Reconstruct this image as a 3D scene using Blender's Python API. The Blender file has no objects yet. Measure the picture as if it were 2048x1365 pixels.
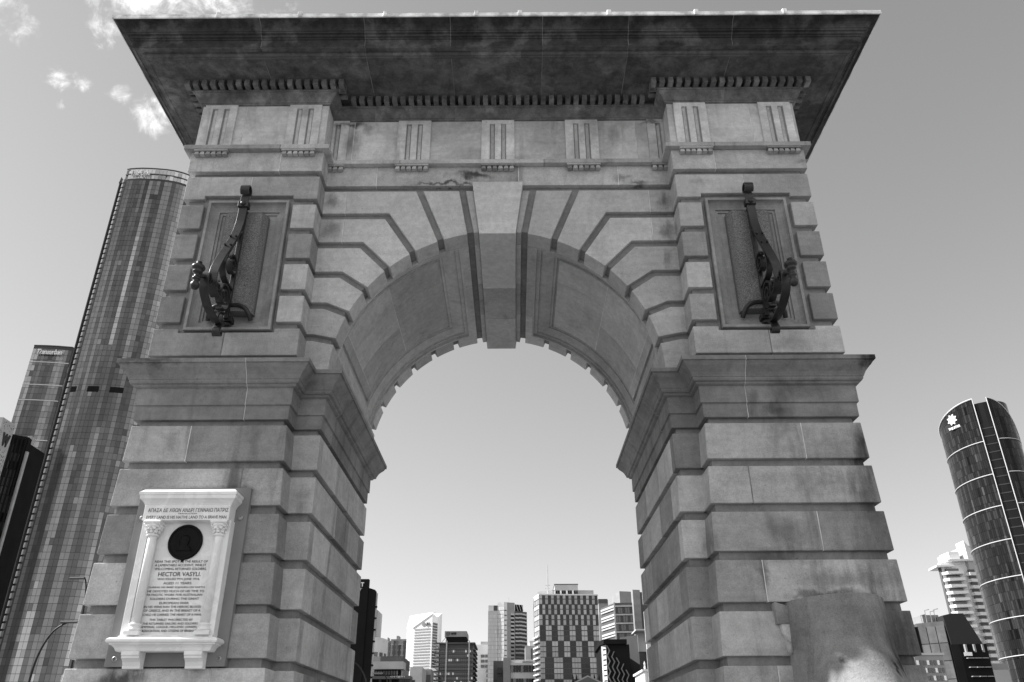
import bpy, bmesh, math, random
from mathutils import Vector, Matrix
random.seed(11)
S = bpy.context.scene
COL = S.collection
PI = math.pi

# ------------------------------------------------------------------ camera
CAM = Vector((0.1735, -7.0, 1.6))
F_PIX, PITCH, YAW, ROLL = 1593.455, 0.4706096, -0.0025718, -0.0041410
fwd = Vector((math.sin(YAW) * math.cos(PITCH), math.cos(YAW) * math.cos(PITCH), math.sin(PITCH)))
rgt = Vector((math.cos(YAW), -math.sin(YAW), 0))
upv = rgt.cross(fwd)
r2 = math.cos(ROLL) * rgt + math.sin(ROLL) * upv
u2 = -math.sin(ROLL) * rgt + math.cos(ROLL) * upv
cd = bpy.data.cameras.new("camera")
cam = bpy.data.objects.new("camera", cd)
COL.objects.link(cam)
M = Matrix((r2, u2, -fwd)).transposed().to_4x4()
M.translation = CAM
cam.matrix_world = M
cd.sensor_width = 36.0
cd.lens = F_PIX * 36.0 / 2048.0
cd.clip_start, cd.clip_end = 0.1, 20000
S.camera = cam

# ------------------------------------------------------------------ light
SUN_EL, SUN_BACK = math.radians(41), math.radians(4.9)
sun_dir = Vector((-math.cos(SUN_EL) * math.cos(SUN_BACK), math.cos(SUN_EL) * math.sin(SUN_BACK), math.sin(SUN_EL)))
SKY_STRENGTH, SKY_WEIGHTS, EXPOSURE, SUN_POWER = 0.13, (0.44, 0.34, 0.22), 0.80, 4.9
sd = bpy.data.lights.new("sun", "SUN")
sd.energy, sd.angle, sd.color = SUN_POWER, math.radians(0.53), (1.0, 1.0, 1.0)   # a monochrome photograph: no tint
sun = bpy.data.objects.new("sun", sd)
COL.objects.link(sun)
sun.rotation_euler = sun_dir.to_track_quat('Z', 'Y').to_euler()
sun.location = (-40, 10, 60)

world = bpy.data.worlds.new("World")
S.world = world
world.use_nodes = True


def link(nt, a, b):
    nt.links.new(a, b)


def node(nt, typ, **kw):
    n = nt.nodes.new(typ)
    for k, v in kw.items():
        setattr(n, k, v)
    return n


def math_n(nt, op, a, b=None, clamp=False):
    n = node(nt, "ShaderNodeMath", operation=op, use_clamp=clamp)
    for i, x in enumerate((a, b)):
        if x is None:
            continue
        if isinstance(x, (int, float)):
            n.inputs[i].default_value = x
        else:
            link(nt, x, n.inputs[i])
    return n.outputs[0]


def vmath(nt, op, a, b=None):
    n = node(nt, "ShaderNodeVectorMath", operation=op)
    for i, x in enumerate((a, b)):
        if x is None:
            continue
        if isinstance(x, (tuple, list, Vector)):
            n.inputs[i].default_value = x
        else:
            link(nt, x, n.inputs[i])
    return n


def mapr(nt, val, a, b, c, d, smooth=True):
    n = node(nt, "ShaderNodeMapRange", interpolation_type='SMOOTHSTEP' if smooth else 'LINEAR')
    link(nt, val, n.inputs[0])
    for i, x in zip((1, 2, 3, 4), (a, b, c, d)):
        n.inputs[i].default_value = x
    return n.outputs[0]


def noise(nt, vec, scale, detail=4.0, rough=0.55, dist=0.0):
    n = node(nt, "ShaderNodeTexNoise")
    link(nt, vec, n.inputs["Vector"])
    n.inputs["Scale"].default_value = scale
    n.inputs["Detail"].default_value = detail
    n.inputs["Roughness"].default_value = rough
    n.inputs["Distortion"].default_value = dist
    return n.outputs["Fac"]


nt = world.node_tree
nt.nodes.clear()
sky = node(nt, "ShaderNodeTexSky", sky_type='NISHITA')
sky.sun_disc = False
sky.sun_elevation = SUN_EL
sky.sun_rotation = math.atan2(sun_dir.x, sun_dir.y)
sky.altitude, sky.air_density, sky.dust_density, sky.ozone_density = 20, 1.0, 0.25, 1.0
sep = node(nt, "ShaderNodeSeparateColor")
link(nt, sky.outputs[0], sep.inputs[0])
g = math_n(nt, 'ADD', math_n(nt, 'MULTIPLY', sep.outputs[0], SKY_WEIGHTS[0]),
           math_n(nt, 'ADD', math_n(nt, 'MULTIPLY', sep.outputs[1], SKY_WEIGHTS[1]), math_n(nt, 'MULTIPLY', sep.outputs[2], SKY_WEIGHTS[2])))
g = math_n(nt, 'DIVIDE', math_n(nt, 'MULTIPLY', g, 1.15), math_n(nt, 'ADD', 1.0, math_n(nt, 'MULTIPLY', g, 0.08)))   # the film's shoulder
tc = node(nt, "ShaderNodeTexCoord")
dirv = vmath(nt, 'NORMALIZE', tc.outputs["Generated"]).outputs[0]
# small white clouds, thickest high on the left, and unseen ones behind the viewer, thickened to brighten the facade
blobs = [((-0.5260, 0.5400, 0.6600), 0.046, 1.0), ((-0.395, 0.574, 0.720), 0.060, 1.15), ((-0.330, 0.590, 0.742), 0.060, 1.05),
         ((-0.428, 0.598, 0.678), 0.026, 0.62), ((-0.4762, 0.6207, 0.6229), 0.014, 0.80), ((-0.4603, 0.6274, 0.6281), 0.012, 0.55),
         ((-0.477, 0.6351, 0.6075), 0.011, 0.55), ((-0.4275, 0.6434, 0.635), 0.015, 0.50), ((-0.4018, 0.6738, 0.6202), 0.022, 0.85),
         ((-0.39, 0.6684, 0.6333), 0.020, 0.75), ((-0.259, 0.6209, 0.7398), 0.018, 0.5), ((-0.434, 0.608, 0.664), 0.014, 0.5)]
mask = None
for c, r, a in blobs:
    d = vmath(nt, 'DISTANCE', dirv, c).outputs["Value"]
    m = mapr(nt, d, 0.0, r * 1.5, a, 0.0)
    mask = m if mask is None else math_n(nt, 'MAXIMUM', mask, m)
n_big = noise(nt, dirv, 3.2, 3.0, 0.5)
sepd = node(nt, "ShaderNodeSeparateXYZ")
link(nt, dirv, sepd.inputs[0])
elsewhere = math_n(nt, 'MULTIPLY', mapr(nt, n_big, 0.40, 0.56, 0.0, 1.15), mapr(nt, sepd.outputs[1], 0.12, -0.20, 0.0, 1.0))
mask = math_n(nt, 'MAXIMUM', mask, elsewhere)
n_f = noise(nt, dirv, 26.0, 8.0, 0.62, 0.6)
n_f2 = noise(nt, dirv, 90.0, 6.0, 0.6, 0.4)
nz = math_n(nt, 'ADD', math_n(nt, 'MULTIPLY', n_f, 0.75), math_n(nt, 'MULTIPLY', n_f2, 0.25))
dens = math_n(nt, 'ADD', math_n(nt, 'MULTIPLY', mask, 0.52), math_n(nt, 'MULTIPLY', math_n(nt, 'SUBTRACT', nz, 0.5), 2.2))
cl = mapr(nt, dens, 0.12, 0.85, 0.0, 0.80)
cl = math_n(nt, 'MULTIPLY', cl, mapr(nt, mask, 0.0, 0.25, 0.0, 1.0))
CLOUD = 1.8 / (SKY_STRENGTH * 2 ** EXPOSURE)
val = math_n(nt, 'ADD', math_n(nt, 'MULTIPLY', g, math_n(nt, 'SUBTRACT', 1.0, cl)), math_n(nt, 'MULTIPLY', cl, CLOUD))
bg = node(nt, "ShaderNodeBackground")
link(nt, val, bg.inputs[0])
bg.inputs[1].default_value = SKY_STRENGTH
wo = node(nt, "ShaderNodeOutputWorld")
link(nt, bg.outputs[0], wo.inputs[0])

S.view_settings.view_transform = 'Standard'
S.view_settings.look = 'None'
S.view_settings.exposure = EXPOSURE
S.view_settings.gamma = 1.0
S.view_settings.use_curve_mapping = False


# ------------------------------------------------------------------ materials
def new_mat(name):
    m = bpy.data.materials.new(name)
    m.use_nodes = True
    t = m.node_tree
    t.nodes.clear()
    b = node(t, "ShaderNodeBsdfPrincipled")
    o = node(t, "ShaderNodeOutputMaterial")
    link(t, b.outputs[0], o.inputs[0])
    return m, t, b


def plain(name, val, rough=0.7, metal=0.0, spec=0.3, grain=0.0, scale=8.0):
    m, t, b = new_mat(name)
    b.inputs["Roughness"].default_value = rough
    b.inputs["Metallic"].default_value = metal
    b.inputs["Specular IOR Level"].default_value = spec
    if grain:
        c = node(t, "ShaderNodeTexCoord")
        n = noise(t, c.outputs["Object"], scale, 5.0, 0.6)
        v = math_n(t, 'MULTIPLY', mapr(t, n, 0.3, 0.7, 1 - grain, 1 + grain), val)
        link(t, v, b.inputs["Base Color"])
    else:
        b.inputs["Base Color"].default_value = (val, val, val, 1)
    return m


# staining and other dark marks on the stone: (x, z, radius x, radius z, darkening)
DARK_MARKS = [(-0.28, 7.43, .34, .07, .65), (-2.36, 3.74, .13, .30, .45), (-2.25, 4.12, .10, .30, .22), (2.44, 4.50, .10, .16, .30),
          (2.62, 4.42, .22, .10, .45), (3.36, 4.05, .12, .32, .55), (2.95, 3.72, .55, .16, .22), (3.34, 3.62, .16, .30, .30),
          (2.55, 3.26, .28, .22, .35), (-1.86, 7.08, .12, .16, .42), (-1.84, 6.70, .13, .18, .38), (1.87, 7.06, .10, .20, .50),
          (1.88, 6.66, .09, .20, .42), (1.86, 6.30, .07, .16, .35), (3.0, 2.86, .7, .12, .30), (2.31, 2.9, .05, .18, .45),
          (-3.05, 2.09, .30, .10, .65), (3.25, 2.35, .32, .5, .35), (1.9, 3.2, .06, .2, .3), (-1.82, 3.6, .08, .2, .2),
          (-1.72, 7.9, .12, .30, .45), (-1.55, 8.1, .09, .12, .30), (2.2, 7.1, .14, .07, .25), (3.38, 7.36, .12, .06, .35),
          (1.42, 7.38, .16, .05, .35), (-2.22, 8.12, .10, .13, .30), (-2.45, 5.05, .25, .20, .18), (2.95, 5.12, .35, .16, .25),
          (1.35, 8.0, .10, .2, .25), (-3.1, 3.75, .4, .16, .15), (2.2, 3.75, .2, .2, .15), (3.45, 3.3, .55, 1.3, .38), (3.3, 2.2, .8, .5, .3), (3.55, 4.86, .22, .10, .75), (2.9, 4.6, .5, .12, .2), (-3.3, 4.88, .5, .05, .4), (2.82, 2.73, .46, .05, .55), (3.10, 2.12, .07, .16, .8), (2.98, 2.10, .03, .10, .7), (2.62, 2.16, .05, .05, .5), (-1.75, 8.18, .25, .05, .6), (1.8, 8.2, .2, .05, .5), (-.6, 7.305, .55, .03, .6), (1.62, 7.32, .18, .04, .5), (-2.3, 3.62, .2, .12, .35), (2.45, 3.05, .4, .12, .3), (-3.0, 4.14, .12, .18, .2)]  # includes a thin dark strip along the console's top edge


def stone(name, alb, rnd=0.18, mott=0.14, streak=0.25, grain=0.12, dark_marks=True, patch=0.0, bump=0.35):
    m, t, b = new_mat(name)
    b.inputs["Roughness"].default_value = 0.92
    b.inputs["Specular IOR Level"].default_value = 0.15
    c = node(t, "ShaderNodeTexCoord").outputs["Object"]
    oi = node(t, "ShaderNodeObjectInfo").outputs["Random"]
    off = node(t, "ShaderNodeCombineXYZ")
    link(t, math_n(t, 'MULTIPLY', oi, 37.0), off.inputs[0])
    cr = vmath(t, 'ADD', c, off.outputs[0]).outputs[0]           # every stone is cut from another part of the bed
    v = mapr(t, oi, 0, 1, 1 - rnd, 1 + rnd, False)
    v = math_n(t, 'MULTIPLY', v, mapr(t, noise(t, cr, 1.7, 5.0, 0.6, 0.4), 0.30, 0.70, 1 - mott, 1 + mott))
    bed = node(t, "ShaderNodeMapping")
    bed.inputs["Scale"].default_value = (0.7, 0.7, 9.0)
    bed.inputs["Rotation"].default_value = (0.1, 0.14, 0)
    link(t, cr, bed.inputs["Vector"])
    v = math_n(t, 'MULTIPLY', v, mapr(t, noise(t, bed.outputs[0], 1.6, 4.0, 0.6, 0.3), 0.3, 0.72, 1.05, 0.94))
    run = node(t, "ShaderNodeMapping")
    run.inputs["Scale"].default_value = (1.0, 1.0, 0.14)
    link(t, c, run.inputs["Vector"])
    v = math_n(t, 'MULTIPLY', v, mapr(t, noise(t, run.outputs[0], 3.1, 4.0, 0.6, 0.8), 0.52, 0.78, 1.0, 1 - streak))
    if patch:                                                     # black growth with pale clean places
        pn = mapr(t, noise(t, cr, 1.9, 6.0, 0.6, 0.1), 0.50, 0.60, 1.0, 1.0 + patch)
        v = math_n(t, 'MULTIPLY', v, pn)
        v = math_n(t, 'MULTIPLY', v, mapr(t, noise(t, cr, 7.0, 8.0, 0.72, 0.2), 0.35, 0.65, 0.72, 1.25))
    v = math_n(t, 'MULTIPLY', v, mapr(t, noise(t, cr, 15.0, 7.0, 0.75), 0.32, 0.68, 0.88, 1.10))
    pits = mapr(t, noise(t, cr, 42.0, 2.0, 0.5), 0.24, 0.32, 0.72, 1.0)
    v = math_n(t, 'MULTIPLY', v, pits)
    gn = noise(t, c, 95.0, 3.0, 0.7)
    v = math_n(t, 'MULTIPLY', v, mapr(t, gn, 0.25, 0.75, 1 - grain, 1 + grain, False))
    if dark_marks:
        sx = node(t, "ShaderNodeSeparateXYZ")
        warp = noise(t, c, 6.0, 4.0, 0.6)
        ragn = noise(t, run.outputs[0], 9.0, 6.0, 0.68)
        wv = vmath(t, 'ADD', c, None)
        w2 = node(t, "ShaderNodeCombineXYZ")
        link(t, math_n(t, 'MULTIPLY', math_n(t, 'SUBTRACT', warp, 0.5), 0.16), w2.inputs[0])
        link(t, math_n(t, 'MULTIPLY', math_n(t, 'SUBTRACT', warp, 0.5), 0.22), w2.inputs[2])
        link(t, w2.outputs[0], wv.inputs[1])
        for (x, z, rx, rz, dk) in DARK_MARKS:
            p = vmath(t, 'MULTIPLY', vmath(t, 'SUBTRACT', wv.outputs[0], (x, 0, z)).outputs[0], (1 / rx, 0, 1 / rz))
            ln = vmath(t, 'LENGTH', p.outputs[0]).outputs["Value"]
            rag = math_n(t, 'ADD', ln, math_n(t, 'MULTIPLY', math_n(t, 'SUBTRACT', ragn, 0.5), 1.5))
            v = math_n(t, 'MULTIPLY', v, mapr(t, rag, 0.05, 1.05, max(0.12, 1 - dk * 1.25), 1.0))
    link(t, math_n(t, 'MULTIPLY', v, alb), b.inputs["Base Color"])
    bp = node(t, "ShaderNodeBump")
    bp.inputs["Strength"].default_value = bump
    bp.inputs["Distance"].default_value = 0.009
    link(t, math_n(t, 'ADD', gn, math_n(t, 'MULTIPLY', noise(t, c, 22.0, 4.0, 0.6), 1.5)), bp.inputs["Height"])
    link(t, bp.outputs[0], b.inputs["Normal"])
    return m


STONE = stone("sandstone", 0.39, rnd=0.36, mott=0.15, streak=0.42, grain=0.20)
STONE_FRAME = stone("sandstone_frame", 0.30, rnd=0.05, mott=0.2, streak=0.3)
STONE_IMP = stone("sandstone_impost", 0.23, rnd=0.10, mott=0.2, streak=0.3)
STONE_ARCH = stone("sandstone_pale", 0.48, rnd=0.18, mott=0.10, streak=0.22, grain=0.18)
STONE_FRIEZE = stone("sandstone_frieze", 0.61, rnd=0.12, mott=0.22, streak=0.45)
STONE_KEY = stone("sandstone_keystone", 0.55, rnd=0.03, streak=0.05, mott=0.06)
STONE_DARK = stone("sandstone_blackened", 0.048, rnd=0.30, streak=0.55, patch=1.1, dark_marks=False)
STONE_SOFFIT = stone("sandstone_sooty", 0.115, rnd=0.2, streak=0.45, patch=0.55, dark_marks=False)
STONE_BED = stone("sandstone_grey", 0.17, rnd=0.12, streak=0.3, patch=0.5, dark_marks=False)
STONE_PATCH = stone("sandstone_repair", 0.10, dark_marks=False)
STONE_BACK = stone("sandstone_joint", 0.25, rnd=0.0, streak=0.2)
MORTAR = plain("lime_mortar", 0.66, 0.95, grain=0.25, scale=6)
MORTAR_GREY = plain("old_mortar", 0.20, 0.95, grain=0.3, scale=6)
LEAD = plain("cap_flashing", 0.80, 0.6, grain=0.45, scale=5)
MARBLE_M, t_, b_ = new_mat("white_marble")
c_ = node(t_, "ShaderNodeTexCoord").outputs["Object"]
vein = mapr(t_, noise(t_, c_, 3.0, 6.0, 0.65, 2.2), 0.42, 0.52, 1.0, 0.90)
v_ = math_n(t_, 'MULTIPLY', math_n(t_, 'MULTIPLY', vein, mapr(t_, noise(t_, c_, 14.0, 5.0, 0.7, 0.6), 0.55, 0.8, 1.0, 0.86)), 0.88)
link(t_, v_, b_.inputs["Base Color"])
b_.inputs["Roughness"].default_value = 0.45
GRAN_M, t_, b_ = new_mat("speckled_granite")
c_ = node(t_, "ShaderNodeTexCoord").outputs["Object"]
v_ = mapr(t_, noise(t_, c_, 120.0, 2.0, 0.7), 0.34, 0.68, 0.045, 0.25, False)
link(t_, v_, b_.inputs["Base Color"])
b_.inputs["Roughness"].default_value = 0.55
IRON = plain("wrought_iron", 0.020, 0.36, 0.0, 0.45, 0.35, 14.0)
BRONZE = plain("dark_bronze", 0.006, 0.5, 0.0, 0.12, 0.3, 20.0)
SLABM = plain("grey_backing_plate", 0.20, 0.55, grain=0.12, scale=3)
LETTER = plain("black_lettering", 0.05, 0.7)
LETTER_GREY = plain("worn_lettering", 0.13, 0.7, grain=0.5, scale=30)
BRASS = plain("bolt_metal", 0.45, 0.4, 0.7)
WHITE = plain("white_render", 0.72, 0.7, grain=0.06, scale=0.3)
PALE = plain("pale_concrete", 0.50, 0.8, grain=0.10, scale=0.3)
MIDC = plain("mid_concrete", 0.30, 0.8, grain=0.10, scale=0.3)
DARKC = plain("dark_cladding", 0.10, 0.7, grain=0.10, scale=0.3)
BLACKC = plain("black_cladding", 0.012, 0.8, 0.0, 0.1, 0.2, 0.2)
SIGNW = plain("sign_white", 0.85, 0.5)
SIGND = plain("sign_dark", 0.05, 0.5)
LINEW = plain("white_metal_trim", 0.62, 0.45)
LAMPM = plain("lamp_post_paint", 0.015, 0.5)
LEAF = plain("tree_foliage", 0.05, 0.8, grain=0.5, scale=3)
BARK = plain("tree_bark", 0.08, 0.9)


def glass(name, base, metal, rough=0.07):
    return plain(name, base, rough, metal, 0.25)


G_BLACK = glass("glass_black", 0.008, 0.0)
G_DARK = glass("glass_dark", 0.10, 0.5)
G_MID = glass("glass_mid", 0.22, 0.6)
G_LIGHT = glass("glass_light", 0.36, 0.6, 0.12)
G_PALE = glass("glass_pale", 0.60, 0.5, 0.15)
G_DULL = plain("glass_dull", 0.05, 0.25, 0.1, 0.3)
G_INK = plain("glass_ink", 0.016, 0.12, 0.0, 0.18)
G_SMOKE = plain("glass_smoke", 0.035, 0.12, 0.1, 0.25)


# ------------------------------------------------------------------ builders
class G:
    """collects vertices and faces; build() links them as one mesh object"""
    def __init__(self):
        self.v, self.f, self.m = [], [], []

    def add(self, vs, fs, mi=0):
        k = len(self.v)
        self.v += [tuple(p) for p in vs]
        self.f += [tuple(i + k for i in q) for q in fs]
        self.m += [mi] * len(fs)
        return self

    def hexa(self, p, mi=0):
        return self.add(p, [(0, 3, 2, 1), (4, 5, 6, 7), (0, 1, 5, 4), (1, 2, 6, 5), (2, 3, 7, 6), (3, 0, 4, 7)], mi)

    def box(self, x0, x1, y0, y1, z0, z1, mi=0):
        return self.hexa([(x0, y0, z0), (x1, y0, z0), (x1, y1, z0), (x0, y1, z0), (x0, y0, z1), (x1, y0, z1), (x1, y1, z1), (x0, y1, z1)], mi)

    def prism(self, poly, axis, a, b, mi=0):
        n = len(poly)
        mk = {'y': lambda p, t: (p[0], t, p[1]), 'z': lambda p, t: (p[0], p[1], t), 'x': lambda p, t: (t, p[0], p[1])}[axis]
        vs = [mk(p, a) for p in poly] + [mk(p, b) for p in poly]
        fs = [tuple(range(n))[::-1], tuple(range(n, 2 * n))] + [(i, (i + 1) % n, n + (i + 1) % n, n + i) for i in range(n)]
        return self.add(vs, fs, mi)

    def rings(self, rings, closed_u=True, cap=True, mi=0):
        n = len(rings[0])
        k0 = [p for r in rings for p in r]
        fs = []
        for i in range(len(rings) - 1):
            for j in range(n if closed_u else n - 1):
                a, b = i * n + j, i * n + (j + 1) % n
                fs.append((a, b, b + n, a + n))
        if cap is True:
            fs.append(tuple(range(n))[::-1])
        if cap:
            fs.append(tuple(range((len(rings) - 1) * n, len(rings) * n)))
        return self.add(k0, fs, mi)

    def lathe(self, prof, cx, cy, n=20, mi=0):
        return self.rings([[(cx + r * math.cos(2 * PI * j / n), cy + r * math.sin(2 * PI * j / n), z) for j in range(n)] for r, z in prof], mi=mi)

    def tube(self, pts, rad, n=8, mi=0):
        pts = [Vector(p) for p in pts]
        rads = rad if isinstance(rad, (list, tuple)) else [rad] * len(pts)
        rs = []
        for i, p in enumerate(pts):
            d = (pts[min(i + 1, len(pts) - 1)] - pts[max(i - 1, 0)]).normalized()
            a = d.cross(Vector((0, 0, 1)))
            if a.length < 1e-3:
                a = Vector((1, 0, 0))
            a.normalize()
            b = a.cross(d)
            rs.append([tuple(p + rads[i] * (math.cos(2 * PI * j / n) * a + math.sin(2 * PI * j / n) * b)) for j in range(n)])
        return self.rings(rs, mi=mi)

    def ribbon(self, path, x0, width, thick, mi=0):
        """flat bar of given width along x, its centre line given in (y, z)"""
        rs = []
        for i, (y, z) in enumerate(path):
            a, b = path[max(i - 1, 0)], path[min(i + 1, len(path) - 1)]
            dy, dz = b[0] - a[0], b[1] - a[1]
            l = math.hypot(dy, dz) or 1
            ny, nz = -dz / l * thick / 2, dy / l * thick / 2
            w = (width[i] if isinstance(width, (list, tuple)) else width) / 2
            rs.append([(x0 - w, y + ny, z + nz), (x0 + w, y + ny, z + nz), (x0 + w, y - ny, z - nz), (x0 - w, y - ny, z - nz)])
        return self.rings(rs, mi=mi)

    def sweep(self, path, prof, mi=0):
        """profile [(p outward, z)] along a plan path (outward is right of travel), mitred at corners, capped at the ends"""
        ns = []
        for i in range(len(path) - 1):
            dx, dy = path[i + 1][0] - path[i][0], path[i + 1][1] - path[i][1]
            l = math.hypot(dx, dy)
            ns.append((dy / l, -dx / l))
        rs = []
        for i, (x, y) in enumerate(path):
            if i == 0:
                m = ns[0]
            elif i == len(path) - 1:
                m = ns[-1]
            else:
                a, b = ns[i - 1], ns[i]
                k = 1 + a[0] * b[0] + a[1] * b[1]
                m = ((a[0] + b[0]) / k, (a[1] + b[1]) / k)
            rs.append([(x + m[0] * p, y + m[1] * p, z) for p, z in prof])
        return self.rings(rs, mi=mi)

    def arcblock(self, a0, a1, R0, R1, y0, y1, n=6, zc=4.954, mi=0):
        rs = []
        for i in range(n + 1):
            a = math.radians(a0 + (a1 - a0) * i / n)
            c, s = math.cos(a), math.sin(a)
            rs.append([(R0 * c, y0, zc + R0 * s), (R1 * c, y0, zc + R1 * s), (R1 * c, y1, zc + R1 * s), (R0 * c, y1, zc + R0 * s)])
        return self.rings(rs, mi=mi)

    def merge(self, o, fn=None):
        k = len(self.v)
        self.v += [fn(p) if fn else p for p in o.v]
        self.f += [tuple(i + k for i in q) for q in o.f]
        self.m += o.m
        return self

    def mesh(self, name, mats, smooth=False):
        me = bpy.data.meshes.new(name)
        me.from_pydata(self.v, [], self.f)
        bm = bmesh.new()
        bm.from_mesh(me)
        bmesh.ops.recalc_face_normals(bm, faces=bm.faces)
        bm.to_mesh(me)
        bm.free()
        for m in (mats if isinstance(mats, (list, tuple)) else [mats]):
            me.materials.append(m)
        me.polygons.foreach_set("material_index", self.m)
        if smooth:
            me.polygons.foreach_set("use_smooth", [True] * len(me.polygons))
        me.update()
        return me

    def build(self, name, mats, parent=None, smooth=False, bevel=0.0, kind=None, label=None):
        o = place(name, self.mesh(name, mats, smooth), parent)
        if bevel:
            b = o.modifiers.new("edge", 'BEVEL')
            b.width, b.segments, b.limit_method, b.angle_limit = bevel, 2, 'ANGLE', math.radians(35)
        if kind:
            o["kind"] = kind
        if label:
            o["label"] = label
        return o


BASE = {}


def place(name, mesh, parent=None):
    """every mesh is written in world coordinates; children cancel the transform of the Empty that carries them"""
    o = bpy.data.objects.new(name, mesh)
    COL.objects.link(o)
    if parent is not None:
        o.parent = parent
        if parent.name in BASE:
            o.matrix_parent_inverse = Matrix.Translation(-BASE[parent.name])
    return o


def thing(name, label, cat, loc=(0, 0, 0), group=None):
    o = bpy.data.objects.new(name, None)
    COL.objects.link(o)
    o.location = loc
    o.empty_display_size = 0.3
    BASE[o.name] = Vector(loc)
    o["label"], o["category"] = label, cat
    if group:
        o["group"] = group
    return o


def structure(name, gg, mat):
    o = gg.build(name, mat)
    o["kind"] = "structure"
    return o


def text(name, s, width, height, at, parent, mat, rotz=0.0, bold=0.0, depth=0.004, shear=0.0, align='CENTER', tilt=PI / 2):
    """lettering fitted to a width and a cap height, standing upright and facing -y (turned by rotz)"""
    cu = bpy.data.curves.new(name, 'FONT')
    cu.body, cu.align_x, cu.align_y, cu.size, cu.offset, cu.shear = s, align, 'CENTER', 1.0, bold, shear
    cu.extrude = 0.02
    cu.resolution_u = 3
    tmp = bpy.data.objects.new("tmp_text", cu)
    COL.objects.link(tmp)
    dg = bpy.context.evaluated_depsgraph_get()
    me = bpy.data.meshes.new_from_object(tmp.evaluated_get(dg))
    bpy.data.objects.remove(tmp)
    bpy.data.curves.remove(cu)
    xs = [v.co.x for v in me.vertices]
    ys = [v.co.y for v in me.vertices]
    w, h = max(xs) - min(xs), max(ys) - min(ys)
    cx, cy = (max(xs) + min(xs)) / 2, (max(ys) + min(ys)) / 2
    mt = Matrix.Translation(Vector(at)) @ Matrix.Rotation(rotz, 4, 'Z') @ Matrix.Rotation(tilt, 4, 'X') @ \
        Matrix.Diagonal((width / w, height / h, depth / 0.02, 1)) @ Matrix.Translation((-cx, -cy, 0))
    me.transform(mt)
    me.materials.clear()
    me.materials.append(mat)
    me.name = name
    return place(name, me, parent)


def flipx(path):
    return [(-x, y) for x, y in path][::-1]


# ------------------------------------------------------------------ ground
structure("ground", G().box(-7000, 7000, -7000, 7000, -2.0, -0.004), plain("city_ground", 0.10, 0.9, grain=0.15, scale=0.05))
PAVE_M, t_, b_ = new_mat("plaza_paving")
c_ = node(t_, "ShaderNodeTexCoord").outputs["Object"]
br = node(t_, "ShaderNodeTexBrick")
link(t_, c_, br.inputs["Vector"])
br.inputs["Color1"].default_value, br.inputs["Color2"].default_value = (.13, .13, .13, 1), (.17, .17, .17, 1)
br.inputs["Mortar"].default_value = (.12, .12, .12, 1)
br.inputs["Scale"].default_value, br.inputs["Mortar Size"].default_value = 1.2, 0.01
link(t_, br.outputs[0], b_.inputs["Base Color"])
b_.inputs["Roughness"].default_value = 0.85
structure("pavement", G().box(-30, 30, -32, 24, -0.5, 0.0), PAVE_M)

# ------------------------------------------------------------------ the stone arch
YC = 1.6065                       # middle of its depth: the back repeats the front, turned half round
ARCH = thing("stone_arch", "blackened sandstone triumphal arch with rusticated piers, keystone and deep cornice", "arch", (0, YC, 0))
ZC, R = 4.954, 1.70               # centre height and radius of the vault
XO, XI, YW, YB = 3.413, 1.955, 0.273, 2.94
GAP = 0.004
BV = 0.007


def xo(z):
    return XO + max(0, 4.29 - z) * 0.040


def xi(z):
    return XI - max(0, 4.29 - z) * 0.044


def yf(z):
    return -max(0, 4.29 - z) * 0.012


def rear(p):
    return (-p[0], 2 * YC - p[1], p[2])


def rear_copy(o):
    c = o.copy()
    c.location = (0, 2 * YC, 0)
    c.rotation_euler = (0, 0, PI)
    COL.objects.link(c)
    return c


REAR = G()                        # plain back and flank masonry, never seen from the front

lower = [(4.289, 3.942), (3.870, 3.526), (3.448, 3.102), (3.025, 2.675)]
z = 2.601
while z > 0.9:
    lower.append((z, z - 0.350))
    z -= 0.424
lower.append((z, 0.12))
upper = [(7.212, 6.908), (6.832, 6.526), (6.449, 6.148), (6.072, 5.7675), (5.692, 5.392), (5.316, 5.020)]

# mass of each pier behind the joints
for s in (-1, 1):
    c = G()

    def bx(x0, x1, *a):
        c.box(min(s * x0, s * x1), max(s * x0, s * x1), *a)
    c.hexa([(s * (xi(0) + .05), yf(0) + .05, 0), (s * (xo(0) - .05), yf(0) + .05, 0), (s * (xo(0) - .05), 2 * YC - yf(0) - .05, 0), (s * (xi(0) + .05), 2 * YC - yf(0) - .05, 0),
            (s * (XI + .05), .05, 4.30), (s * (XO - .05), .05, 4.30), (s * (XO - .05), 2 * YC - .05, 4.30), (s * (XI + .05), 2 * YC - .05, 4.30)])
    bx(1.75, XO - .06, YW + .05, YB - .05, 0.01, 4.93)
    bx(XI + .051, XO - .051, .052, 2 * YC - .05, 4.30, 5.304)
    bx(3.124, XO - .052, .051, 2 * YC - .05, 5.30, 7.9)
    bx(XI + .049, 2.247, .0515, 2 * YC - .05, 5.30, 7.9)
    bx(2.0, 3.3, .12, 2 * YC - .051, 5.2, 7.29)
    bx(2.1, 3.2, .0525, .3, 6.884, 7.9)
    c.build("pier_core", STONE_BACK, ARCH)

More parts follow.
